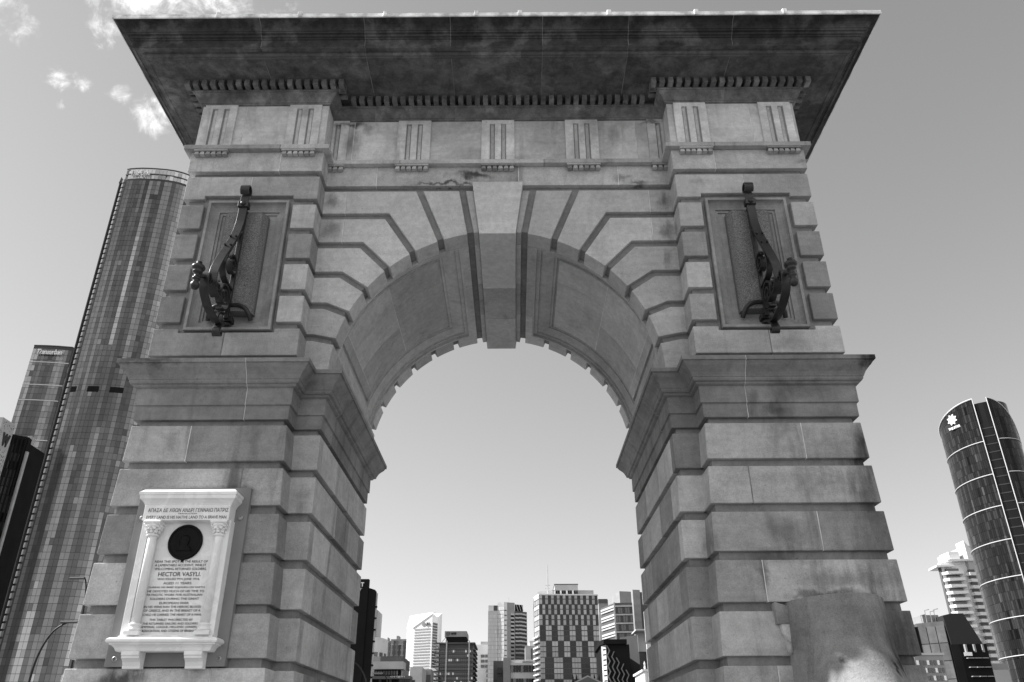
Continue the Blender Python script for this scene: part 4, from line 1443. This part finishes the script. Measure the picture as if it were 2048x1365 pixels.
# brown apartment pair
for nm, lab, x0, x1, h in (("apartment_block", "mottled grey apartment block behind the white round building", -77.2, -73.8, 57.5), ("apartment_block", "ribbed grey apartment slab left of the white sloped roof tower", -73.6, -64.2, 58.4)):
    t, _ = block(nm, lab, "apartment block", rect(x0, x1, 500, 520), h, MIDC, group="grey apartment blocks behind the round building")
    n = max(2, int((x1 - x0) / 1.45))
    for i in range(n):
        xx = x0 + (i + .12) * (x1 - x0) / n
        m = (G_DARK, DARKC, MIDC, G_DULL)[(i * 7 + int(h)) % 4]
        G().box(xx, xx + (x1 - x0) / n * .62, 499.3, 500.2, 4, h - (1.0 if i % 3 else 3.2)).build("window_bay", m, t)
    bands(t, [(x0, 499.9), (x1, 499.9)], [h - 3 - 3.0 * k for k in range(16)], .45, .25, PALE, "floor_band")
    G().box(x0 + (x1 - x0) * .3, x0 + (x1 - x0) * .45, 503, 510, h, h + 2.2).build("roof_plant", MIDC, t)

# sloped white tower
J_WIN = plain("tinted_strip_window", .42, .4)
J_SIDE = plain("side_strip_window", .60, .4)
JT = thing("sliced_roof_tower", "white office tower with diagonally sliced white roof seen through the arch", "office tower", (-46, 428, 0))
pj = [(-54.6, 424.5), (-51.2, 420.0), (-41.2, 415.6), (-39.0, 420), (-39.0, 444), (-54.6, 448)]
# body with a slanted top: high edge on the right
vsj = [(x, y, 0) for x, y in pj]
tops = [(-54.6, 424.5, 55.2), (-51.2, 420.0, 55.0), (-41.2, 415.6, 60.8), (-39.0, 420, 59.7), (-39.0, 444, 65.0), (-54.6, 448, 64.4)]
jb = G()
jb.add(vsj + tops, [tuple(range(6))[::-1]] + [(i, (i + 1) % 6, 6 + (i + 1) % 6, 6 + i) for i in range(6)])
jb.add(tops + [(-48, 430, 61.4)], [(i, (i + 1) % 6, 6) for i in range(6)])
jb.build("wall", plain("ivory_cladding", .86, .7, grain=.04, scale=.2), JT)
rf = G()
up_ = [(-54.7, 424.4, 55.3), (-51.2, 419.7, 55.1), (-40.9, 415.2, 61.3), (-40.0, 420, 62.2), (-52.5, 436, 62.9), (-54.7, 434, 62.1)]
rf.add(up_ + [(x, y, z_ - .6) for x, y, z_ in up_], [(0, 1, 2, 3, 4, 5), (11, 10, 9, 8, 7, 6)] + [(i, (i + 1) % 6, 6 + (i + 1) % 6, 6 + i) for i in range(6)])
rf.build("sloped_roof", plain("white_roof_sheet", .95, .6), JT)
JP, JQ = (-51.2, 420.0), (-41.2, 415.6)
for f in range(18):
    zf = 1.6 + 418 * (.1246 - f * .00315)
    gq = G()
    panel(gq, JP, JQ, .10, .92, zf - .32, zf + .30, -.3, .15)
    gq.build("window", J_WIN, JT)
    gq = G()
    panel(gq, pj[0], JP, .1, .9, zf - .3, zf + .3, -.2, .1)
    gq.build("window", J_SIDE, JT)
    if f < 16:
        gq = G()
        panel(gq, JQ, pj[3], .12, 1.0, zf + 2.6 - .75, zf + 2.6 + .3, -.2, .12)
        gq.build("window", G_DARK, JT)
lg = G()
lg.rings([[(*along(JP, JQ, .56 + r * .091 * math.cos(2 * PI * k / 20), dd), 56.0 + r * math.sin(2 * PI * k / 20)) for k in range(20)] for r, dd in ((1.0, -.1), (1.0, .2), (.01, .2))])
lg.build("logo_disc", MIDC, JT)
text("lettering", "JLL", 2.2, 1.55, (*along(JP, JQ, .80, .2), 55.9), JT, DARKC, rotz=math.atan2(-4.4, 10), bold=.02, depth=.2)

# brutalist block with projecting sun shades
WT, _ = block("shaded_office_block", "dark office block with floor sunshades, pale columns and rooftop sign box", "office block", rect(-20.6, -11.4, 230, 245), 26.4, DARKC)
fz = [1.6 + 230 * q for q in (.1091, .1026, .0978, .0930, .0882, .0835, .0782, .0733, .0689, .0645, .060, .055, .05)]
for k, zf in enumerate(fz):
    G().prism([(-21.9, 229.3), (-10.9, 229.3), (-10.9, 246), (-21.9, 246)], 'z', zf - .30, zf + .06).build("sunshade", DARKC, WT)
    for j in range(16):
        if k < 1 or k > 8:
            continue
        xx = -20.3 + j * .56
        G().box(xx, xx + .42, 229.75, 230.1, zf - .95, zf - .34).build("window", G_DARK if random.Random(k * 40 + j).random() < .86 else G_PALE, WT)
    br_ = G()
    br_.prism([(-21.9, zf - .31), (-20.6, zf - .31), (-20.6, zf - .95)], 'y', 229.4, 229.7)
    br_.prism([(-21.95, zf - .28), (-20.62, zf - 1.05), (-20.62, zf - .85), (-21.9, zf - .1)], 'y', 230.4, 244)
    br_.build("shade_bracket", PALE, WT)
for x in (-18.6, -12.5):
    G().box(x - .16, x + .16, 229.0, 229.4, 0, 27.2).build("column", PALE, WT)
G().prism([(-19.3, 28.3), (-13.3, 28.3), (-13.3, 29.75), (-19.3, 29.75)], 'y', 230.2, 240).build("sign_box", MIDC, WT)
G().prism([(-18.9, 27.6), (-13.9, 27.6), (-13.4, 28.29), (-18.9, 28.29)], 'y', 230.6, 240).build("sign_soffit", BLACKC, WT)
G().box(-19.0, -13.2, 230.6, 240, 26.45, 27.55).build("plant_floor", BLACKC, WT)
for x in (-17.3, -15.6):
    G().lathe([(.5, 29.75), (.5, 29.9), (.38, 30.1), (.01, 30.15)], x, 234, 12).build("roof_dome", WHITE, WT)
G().tube([(-20.6, 231, 26.5), (-19.2, 231, 28.1)], .14, 6).build("roof_stay", PALE, WT)
lr = G()
rs = []
for k in range(25):
    a = 2 * PI * k / 24
    rs.append([(-18.4 + r * math.cos(a), y, 29.06 + r * math.sin(a)) for r, y in ((.55, 230.25), (.55, 230.05), (.42, 230.05), (.42, 230.25))])
lr.rings(rs, cap=False)
lr.prism([(-18.75, 29.2), (-18.45, 28.72), (-17.95, 29.3), (-18.05, 29.36), (-18.44, 28.92), (-18.66, 29.26)], 'y', 230.05, 230.25)
lr.build("logo_ring", DARKC, WT)
text("lettering", "WTF", 1.45, .62, (-16.85, 230.1, 29.08), WT, BLACKC, bold=.03, depth=.1)

# low office in front, left of centre
LF, _ = block("banded_low_office", "low office with dark window bands and a pale roof slab, left in the opening", "office building", rect(-30.6, -22.0, 180, 183), 14.2, DARKC)
G().box(-30.9, -23.4, 178.6, 183, 16.05, 17.5).build("roof_slab", PALE, LF)
G().box(-29.6, -24.3, 180, 183, 14.8, 16.04).build("plant_floor", BLACKC, LF)
for j in range(9):
    G().box(-29.4 + j * .55, -29.0 + j * .55, 179.8, 180.1, 15.0, 15.8).build("window", G_LIGHT, LF)
G().box(-30.7, -21.9, 179.7, 183.2, 14.21, 16.0 - 1.2).build("fascia", plain("fascia_grey", .14, .6), LF)
text("lettering", "origin", 3.0, .5, (-24.6, 179.6, 14.62), LF, SIGNW, bold=.0, depth=.1)
for k, (za, zb) in enumerate(((12.9, 14.2), (10.2, 12.0), (7.4, 9.2))):
    for j in range(16):
        G().box(-30.6 + j * .535, -30.6 + j * .535 + .47, 179.75, 180.05, za - .6, zb - .05).build("window", G_BLACK if (j * 5 + k) % 4 else G_DULL, LF)
for za in (12.0, 9.2):
    G().box(-30.75, -21.85, 179.5, 183.3, za, za + .38).build("spandrel", WHITE, LF)
LG, _ = block("grey_flat_block", "flat topped grey block rising behind the banded low office", "building", rect(-37.5, -28.5, 215, 230), 21.9, MIDC)
G().box(-34.0, -28.4, 214.9, 230.2, 19.5, 21.95).build("darker_bay", DARKC, LG)
LW, _ = block("pale_low_wing", "pale low wing at the bottom left of the arch opening", "building", rect(-33.2, -30.9, 176, 190), 14.0, PALE)
G().box(-32.9, -32.2, 175.9, 176.2, 10, 12.6).build("window", G_DARK, LW)
LM, _ = block("small_grey_building", "small grey plant building left of the sunshaded office block", "building", rect(-25.2, -22.3, 205, 215), 18.6, PALE)
for k in range(6):
    G().box(-25.1, -23.9, 204.8, 205.2, 15.0 - k * 1.3, 15.7 - k * 1.3).build("window", G_DULL, LM)
LN, _ = block("dark_grey_building", "small dark grey building at the foot of the sunshaded office block", "building", rect(-24.4, -21.1, 215, 222), 18.9, MIDC)
G().box(-23.0, -21.2, 214.8, 215.1, 15.6, 17.6).build("window", DARKC, LN)
G().box(-24.3, -23.9, 214.8, 215.2, 8, 18.9).build("corner_strip", WHITE, LN)
for k in range(2):
    G().box(-23.6, -21.8, 214.8, 215.1, 12.2 - k * 2, 13.2 - k * 2).build("window", DARKC, LN)

# pale tower behind
HT, _ = block("plain_white_tower", "plain white tower with few windows between the sign box and the tall twin tower", "tower", rect(-20.2, -13.2, 420, 440), 46.6, WHITE)
for k in range(3):
    G().box(-17.0, -15.2, 419.7, 420.2, 40.6 - k * 2.3, 41.9 - k * 2.3).build("window", G_DARK, HT)
    G().box(-14.9, -13.3, 419.7, 420.2, 40.6 - k * 2.3, 41.9 - k * 2.3).build("window", G_DARK, HT)
for k in range(10):
    G().box(-14.2, -13.3, 419.7, 420.2, 33.8 - k * 2.2, 35.2 - k * 2.2).build("window", G_DARK, HT)
G().box(-17.2, -13.2, 420.1, 430, 46.6, 48.0).build("parapet", PALE, HT)

# tall twin tower in the middle
I_A = plain("pale_pane", .60, .4)
I_B = plain("paler_pane", .70, .4)
IT = thing("twin_facet_tower", "tall tower with one pale grey facet and one dark balconied facet", "skyscraper", (-4, 410, 0))
G().prism([(-13.0, 400), (-8.6, 400), (-8.6, 425), (-13.0, 425)], 'z', 0, 59.7).build("wall", PALE, IT)
G().prism([(-8.58, 400.5), (-5.4, 399), (-4.0, 399), (-4.0, 425), (-8.58, 425)], 'z', 0, 63.6).build("core_wall", PALE, IT)
curtain(IT, [(-13.0, 400), (-8.6, 400)], 2, 59.5, 1.75, .62, [I_A, I_B], lambda r, c, f, t: 0 if r.random() < .75 else 1, seed=7, d=.1, gapz=.3, gapx=.12)
curtain(IT, [(-8.58, 400.5), (-5.4, 399)], 2, 62.8, 1.75, .8, [I_A, I_B], lambda r, c, f, t: 1 if r.random() < .7 else 0, seed=8, d=.1, gapz=.3, gapx=.1)
G().box(-12.9, -10.4, 400.1, 402, 59.7, 62.2).build("roof_frame", WHITE, IT)
G().box(-10.4, -8.6, 400.3, 402, 59.7, 62.2).build("roof_opening", DARKC, IT)
G().box(-5.4, -3.9, 398.7, 399.1, 0, 63.4).build("white_strip", WHITE, IT)
for k in range(26):
    G().box(-5.2, -4.1, 398.5, 398.75, 59.5 - k * 2.25, 59.9 - k * 2.25).build("slot", DARKC, IT)
G().prism([(-3.9, 399), (-.3, 400.5), (-.3, 425), (-3.9, 425)], 'z', 0, 63.4).build("grey_wing", MIDC, IT)
G().prism([(-.28, 400.6), (5.6, 404), (5.6, 425), (-.28, 425)], 'z', 0, 59.6).build("dark_wing", DARKC, IT)
G().prism([(-.2, 401.2), (3.7, 403.4), (3.7, 420), (-.2, 420)], 'z', 59.6, 62.8).build("crown", BLACKC, IT)
for xq in (.6, 1.9, 3.2):
    G().tube(smooth_path([(xq, 400.9 + xq * .5, 62.7), (xq + .35, 400.9 + xq * .5, 61.2), (xq + .8, 401.1 + xq * .5, 59.8)]), .1, 6).build("crown_rib", WHITE, IT)
for k in range(24):
    zf = 57.6 - k * 1.75
    gq = G()
    if k < 11:
        panel(gq, (-2.2, 399.7), (-.5, 400.4), 0, 1, zf, zf + .8, -.2, .25)
        for (ua, ub, dd) in ((0, .3, .35), (.3, .55, .55), (.55, .8, .4), (.8, 1.0, .2)):
            panel(gq, (-.1, 400.7), (5.6, 404), ua, ub, zf + .2 + dd * .5, zf + .85 + dd * .5, -.2, dd)
        gq.build("balcony", PALE if k < 8 else MIDC, IT)
    gw = G()
    panel(gw, (-2.2, 399.7), (-.5, 400.4), .05, .95, zf - .85, zf - .05, -.1, .1)
    panel(gw, (-.1, 400.7), (5.6, 404), .02, .98, zf - .75, zf + .1, -.1, .08)
    gw.build("window", G_BLACK, IT)
G().tube([(-3.2, 405, 63), (-3.2, 405, 66.5)], .12, 6).build("mast", PALE, IT)

# small pale tower behind the checked block
KT, _ = block("pale_stepped_tower", "small pale stepped tower just left of the checked block", "tower", rect(4.0, 8.6, 350, 365), 38.6, PALE)
G().box(5.8, 8.6, 351, 365, 38.6, 40.6).build("penthouse", WHITE, KT)
G().box(6.4, 7.0, 349.7, 350.2, 6, 37.5).build("window_bay", DARKC, KT)
# low offices centre
LC, _ = block("white_banded_office", "low white office with two dark window bands left of the checked block", "office building", rect(-1.3, 8.5, 230, 246), 21.4, WHITE)
for za, zb in ((17.3 + 1.8, 17.3 + 3.6), (16.2, 18.1 - .2), (12.4, 15.6)):
    pass
for k, (za, zb) in enumerate(((19.35, 20.95), (17.75, 18.95))):
    pass
for k in range(4):
    za = 1.6 + 230 * (.0769 - k * .0139)
    for j in range(14):
        G().box(-1.25 + j * .68, -1.25 + j * .68 + .6, 229.75, 230.1, za, za + 1.6).build("window", G_BLACK if (j * 3 + k) % 4 else G_DARK, LC)
G().box(-1.4, 8.6, 229.5, 246.2, 20.95, 21.55).build("parapet", WHITE, LC)
G().box(-3.3, -1.4, 229, 240, 0, 22.8).build("stair_tower", MIDC, LC)
G().box(-1.2, 5.3, 236, 246, 21.5, 22.9).build("plant_screen", PALE, LC)
for j in range(9):
    G().box(2.0 + j * .33, 2.15 + j * .33, 235.7, 236.1, 21.6, 22.5).build("plant_slot", DARKC, LC)
LD, _ = block("dark_corner_block", "narrow dark block at the foot of the tall twin tower", "building", rect(-6.2, -3.5, 240, 250), 23.0, DARKC)
for k in range(5):
    G().box(-5.0, -3.6, 239.7, 240.1, 19.8 - k * 2.4, 21.2 - k * 2.4).build("window", G_BLACK, LD)

# checked block
CH, _ = block("checked_office_block", "checkerboard panelled office block with rooftop mast in the arch opening", "office block", [(4.72, 204.6), (5.8, 200.0), (20.0, 200.9), (20.0, 222), (4.9, 222)], 34.2, DARKC)
P0, P1 = (5.8, 200.0), (20.0, 200.9)
zr = [1.6 + 200 * q for q in (.1642, .1586, .1523, .1468, .1406, .1348, .1284, .1225, .1165, .1108, .1047, .0988, .0928, .0868, .0808, .075, .069)]
zr += [zr[-1] - 1.2 * k for k in range(1, 4)]
C_L1, C_L2 = plain("panel_light", .36, .35, 0, .5), plain("panel_lighter", .47, .35, 0, .5)
C_D1, C_D2 = plain("panel_dark", .045, .4, 0, .4), plain("panel_darker", .035, .4, 0, .4)
rp = random.Random(6)
for k in range(len(zr) - 1):
    zt, zb = zr[k], zr[k + 1]
    if k < 6:
        w, off = 1 / 20, (k // 2) % 2
    elif k < 12:
        w, off = 1 / 10, 1 - ((k - 6) // 3) % 2
    else:
        w, off = 1 / 6.7, ((k - 12) // 4 + 0) % 2
    i, u = 0, -(0 if k < 12 else .5 * w)
    while u < 1 - 1e-6:
        ua, ub = max(0, u), min(1, u + w)
        lightp = (i + off) % 2 == 0
        nsub = 1 if k < 6 else 2 if k < 12 else 3
        gq = G()
        for j in range(nsub):
            panel(gq, P0, P1, ua + (ub - ua) * j / nsub + .0022, ua + (ub - ua) * (j + 1) / nsub - .0022, zb + .10, zt - .09, 0, .12 if lightp else .07)
        gq.build("facade_panel", rp.choice((C_L1, C_L1, C_L2)) if lightp else rp.choice((C_D1, C_D2)), CH)
        u += w
        i += 1
pp = ((4.72, 204.6), (5.8, 200.0))
for k in range(len(zr) - 1):
    gq = G()
    if k < 8:
        for j in range(3):
            panel(gq, pp[0], pp[1], j / 3 + .03, (j + 1) / 3 - .03, zr[k + 1] + .1, zr[k] - .1, 0, .08)
        gq.build("side_panel", (PALE, MIDC)[(k * 3) % 2], CH)
    else:
        panel(gq, pp[0], pp[1], 0, 1, zr[k] - .22, zr[k] + .05, 0, .5)
        gq.build("side_louvre", WHITE, CH)
G().prism([(4.6, 204.7), (5.72, 199.8), (20.1, 200.7), (20.1, 222), (4.8, 222)], 'z', 34.2, 34.5).build("roof_edge", WHITE, CH)
G().prism([(5.6, 206), (9.2, 203.4), (19.4, 204.2), (19.4, 218), (5.8, 218)], 'z', 34.5, 36.0).build("plant_screen", MIDC, CH)
for j in range(12):
    G().box(9.6 + j * .5, 9.9 + j * .5, 203.1, 203.5, 34.7, 35.8).build("louvre", BLACKC if j % 3 else WHITE, CH)
G().box(9.9, 15.7, 206, 214, 36.0, 37.7).build("lift_room", PALE, CH)
G().box(9.8, 15.8, 205.9, 214.1, 37.7, 37.9).build("lift_room_roof", DARKC, CH)
G().tube([(8.0, 203, 34.5), (8.05, 203, 38), (8.1, 203, 42.2)], [.16, .13, .07], 8).build("mast", PALE, CH)
for zz in (36.2, 37.0):
    G().box(7.4, 8.7, 202.95, 203.05, zz, zz + .1).build("mast_arm", PALE, CH)

# right of it
NB = thing("louvred_office_block", "office block with slanted pale sunshades right of the checked block", "office block", (38, 310, 0))
pn = [(32.3, 311.7), (35.9, 300.0), (42.2, 299.5), (43, 330), (33, 330)]
G().prism(pn, 'z', 0, 47.7).build("wall", DARKC, NB)
for k in range(11):
    zf = 46.4 - k * 2.95
    gq = G()
    panel(gq, pn[0], pn[1], 0, 1, zf - .2, zf + .5, 0, .35)
    panel(gq, pn[0], pn[1], 0, 1, zf - 1.1, zf - .6, 0, .35)
    gq.build("sunshade", PALE, NB)
    gq = G()
    panel(gq, pn[1], pn[2], 0.02, 1, zf - .15, zf + .35, 0, .5)
    gq.build("sill", PALE, NB)
    for j in range(7):
        gq = G()
        panel(gq, pn[1], pn[2], .04 + j * .135, .04 + j * .135 + .115, zf - 2.3, zf - .35, -.1, .1)
        gq.build("window", G_DARK if (j + k) % 3 else G_DULL, NB)
gq = G()
panel(gq, pn[1], pn[2], -.06, .02, 0, 47.9, -.2, .45)
gq.build("corner_column", PALE, NB)
G().prism([(37.0, 318), (38.7, 306), (43.1, 307), (43.1, 325), (37, 325)], 'z', 47.7, 52.8).build("plant_room", MIDC, NB)
NM, _ = block("grey_slab_tower", "grey slab tower between the checked block and the louvred office block", "tower", rect(35.4, 39.4, 352, 365), 57.0, MIDC)
G().box(35.3, 39.2, 351.8, 365.2, 55.6, 57.3).build("parapet", DARKC, NM)
NO, _ = block("slim_panelled_tower", "slim grey panelled tower close beside the right pier", "tower", [(46.2, 333), (47.0, 330), (50.0, 330.7), (50.0, 345), (46.5, 345)], 57.4, MIDC)
for k in range(13):
    gq = G()
    panel(gq, (47.0, 330), (50.0, 330.7), .03, .97, 54.2 - k * 3.1 + .1, 57.2 - k * 3.1 - .1, 0, .12)
    gq.build("cladding_panel", MIDC, NO)
G().box(50.05, 53.5, 331, 345, 0, 56.6).build("dark_wing", DARKC, NO)

# lattice fronted building, black roof, dark wall
QB, _ = block("lattice_fronted_building", "building with a zigzag lattice screen and overhanging black roof", "building", [(15.35, 151.6), (16.0, 150.0), (20.1, 150.0), (20.1, 165), (15.6, 165)], 17.6, BLACKC)
G().prism([(15.0, 152.4), (15.5, 149.0), (19.6, 149.0), (19.6, 164), (15.2, 164)], 'z', 17.6, 18.35).build("roof_overhang", BLACKC, QB)
gq = G()
panel(gq, (15.35, 151.6), (16.0, 150.0), 0, 1, 0, 17.5, -.1, .05)
gq.build("pale_flank", PALE, QB)
for k in range(9):
    gq = G()
    panel(gq, (15.35, 151.6), (16.0, 150.0), .35, .95, 16.7 - k * .85, 16.88 - k * .85, 0, .1)
    gq.build("flank_slot", BLACKC, QB)
for c in range(5):
    pts = []
    xb = 16.25 + c * .78
    zst = 17.4 - c * 1.0
    for k in range(14):
        pts.append((xb + (.30 if (k + c) % 2 else -.14), zst - k * .85))
    G().rings([[(x - .10, 149.9, zz), (x + .10, 149.9, zz), (x + .10, 149.6, zz), (x - .10, 149.6, zz)] for x, zz in pts]).build("lattice_rib", plain("lattice_grey", .16, .6) if c == 0 else bpy.data.materials["lattice_grey"], QB)
RW, _ = block("dark_blank_wall_building", "dark blank walled building between the lattice screen and right pier", "building", [(20.5, 164), (23.3, 160.5), (25.5, 161), (25.5, 178), (20.6, 178)], 20.4, plain("charcoal_render", .055, .8, grain=.1, scale=.3))
G().box(22.6, 26.2, 158.0, 164, 20.9, 21.15).build("canopy", PALE, RW)
G().box(23.2, 25.6, 160.4, 163, 17.4, 20.9).build("upper_wall", MIDC, RW)
G().box(24.7, 25.9, 159.6, 160.4, 16.6, 18.7).build("white_bay", WHITE, RW)
for k in range(3):
    G().box(24.9, 25.4, 159.5, 160.0, 11.6 + k * 1.6, 12.6 + k * 1.6).build("window", G_BLACK, RW)
CL, _ = block("ornate_white_building", "small ornate white classical facade at the edge of the right pier", "building", rect(19.4, 21.6, 130, 140), 11.6, WHITE)
G().box(19.1, 21.9, 129.7, 140.2, 11.6, 11.9).build("cornice", WHITE, CL)
for x in (19.6, 20.4, 21.2):
    G().box(x - .14, x + .14, 129.75, 130.1, 5, 11.58).build("pilaster", WHITE, CL)
    G().lathe([(.14, 11.9), (.18, 12.2), (.10, 12.4), (.16, 12.7), (.01, 13.1)], x, 130.2, 10).build("urn", WHITE, CL)

# pediment with urns in front of the checked block
PD = thing("pedimented_building", "grey classical pediment with small rooftop statues below the checked block", "building", (10, 125, 0))
G().prism(rect(8.0, 12.0, 120, 135), 'z', 0, 9.2).build("wall", MIDC, PD)
G().prism([(8.0, 9.2), (12.0, 9.2), (12.0, 9.45), (10.0, 10.35), (8.0, 9.45)], 'y', 119.6, 121).build("pediment", MIDC, PD)
G().prism([(8.45, 9.45), (11.55, 9.45), (10.0, 10.15)], 'y', 119.5, 119.65).build("tympanum", DARKC, PD)
for x in (8.05, 8.6, 11.1, 11.75):
    G().lathe([(.16, 9.4), (.16, 9.8), (.08, 9.85), (.13, 10.15), (.10, 10.35), (.05, 10.4), (.08, 10.5), (.01, 10.62)], x, 121.5, 8).build("roof_statue", BLACKC, PD)

# ------------------------------------------------------------------ street lamps and trees low in the view
def street_lamp(x, y, zt, dx, label, head_z=None):
    t = thing("street_lamp", label, "street lamp", (x, y, 0), "curved street lamps around the arch")
    pts = smooth_path([(x, y, 0), (x, y, zt * .55), (x - dx * .06, y, zt * .78), (x - dx * .32, y, zt * .93), (x - dx * .7, y, zt * .995), (x - dx, y, zt)])
    G().tube(pts, [.058 - .03 * i / len(pts) for i in range(len(pts))], 8).build("pole", LAMPM, t, smooth=True)
    G().rings([[(x - dx + a, y - b, zt + c) for b, c in ((-.09, .0), (-.06, .06), (.06, .06), (.09, 0), (.05, -.04), (-.05, -.04))] for a in (.1, -.1, -.5, -.62)]).build("lamp_head", DARKC, t)
    return t


street_lamp(-20.75, 40, 9.02, .45, "street lamp whose slim head shows beside the left pier")
street_lamp(-19.75, 35, 6.30, -1.35, "street lamp with a long curved black arm low beside the left pier")
street_lamp(-10.2, 60, 7.2, 2.6, "street lamp with curved black arm in front of the black tower")
street_lamp(-8.75, 60, 6.15, .6, "street lamp with curved black arm in front of the banded low office")


def tree(x, y, h, r, label, seed):
    t = thing("tree", label, "tree", (x, y, 0), "small street trees at the foot of the opening")
    rnd = random.Random(seed)
    tr = G().tube([(x, y, 0), (x + .1, y, h * .4), (x, y, h * .7)], [.22, .15, .06], 7)
    for k in range(5):
        a = rnd.random() * 6.28
        tr.tube([(x, y, h * .45), (x + r * .7 * math.cos(a), y + r * .7 * math.sin(a), h * (.7 + .15 * rnd.random()))], [.08, .02], 5)
    tr.build("trunk", BARK, t)
    cr = G()
    for k in range(700):
        a, b, q = rnd.random() * 6.28, rnd.uniform(-.6, 1), rnd.random() ** .4
        w = .62 + .38 * math.sin(3 * a + seed)
        p = Vector((x + r * w * q * math.cos(a) * math.cos(b), y + r * w * q * math.sin(a) * math.cos(b), h * .74 + h * .26 * q * math.sin(b)))
        u, v = Vector((rnd.gauss(0, 1), rnd.gauss(0, 1), rnd.gauss(0, 1))).normalized() * .22, Vector((rnd.gauss(0, 1), rnd.gauss(0, 1), rnd.gauss(0, 1))).normalized() * .14
        cr.add([p - u, p + v, p + u, p - v], [(0, 1, 2, 3)])
    cr.build("crown", LEAF, t)


tree(7.0, 118, 9.7, 1.1, "small dark tree left of the grey pediment", 1)
tree(11.5, 100, 8.6, 1.2, "small dark tree right of the grey pediment", 2)
tree(-1.9, 150, 11.9, 1.4, "small dark tree at the foot of the tall twin tower", 3)


# the city was laid out in metres from the viewpoint: set it on the site
for i, nm in enumerate(list(BASE)):
    if i < CITY_FROM:
        continue
    o = bpy.data.objects[nm]
    k = 0.7 if o is ONE else 1.0
    o.scale = (k, k, k)
    o.location = Vector((k * BASE[nm].x + CAM.x, k * BASE[nm].y + CAM.y, BASE[nm].z + (1 - k) * CAM.z))
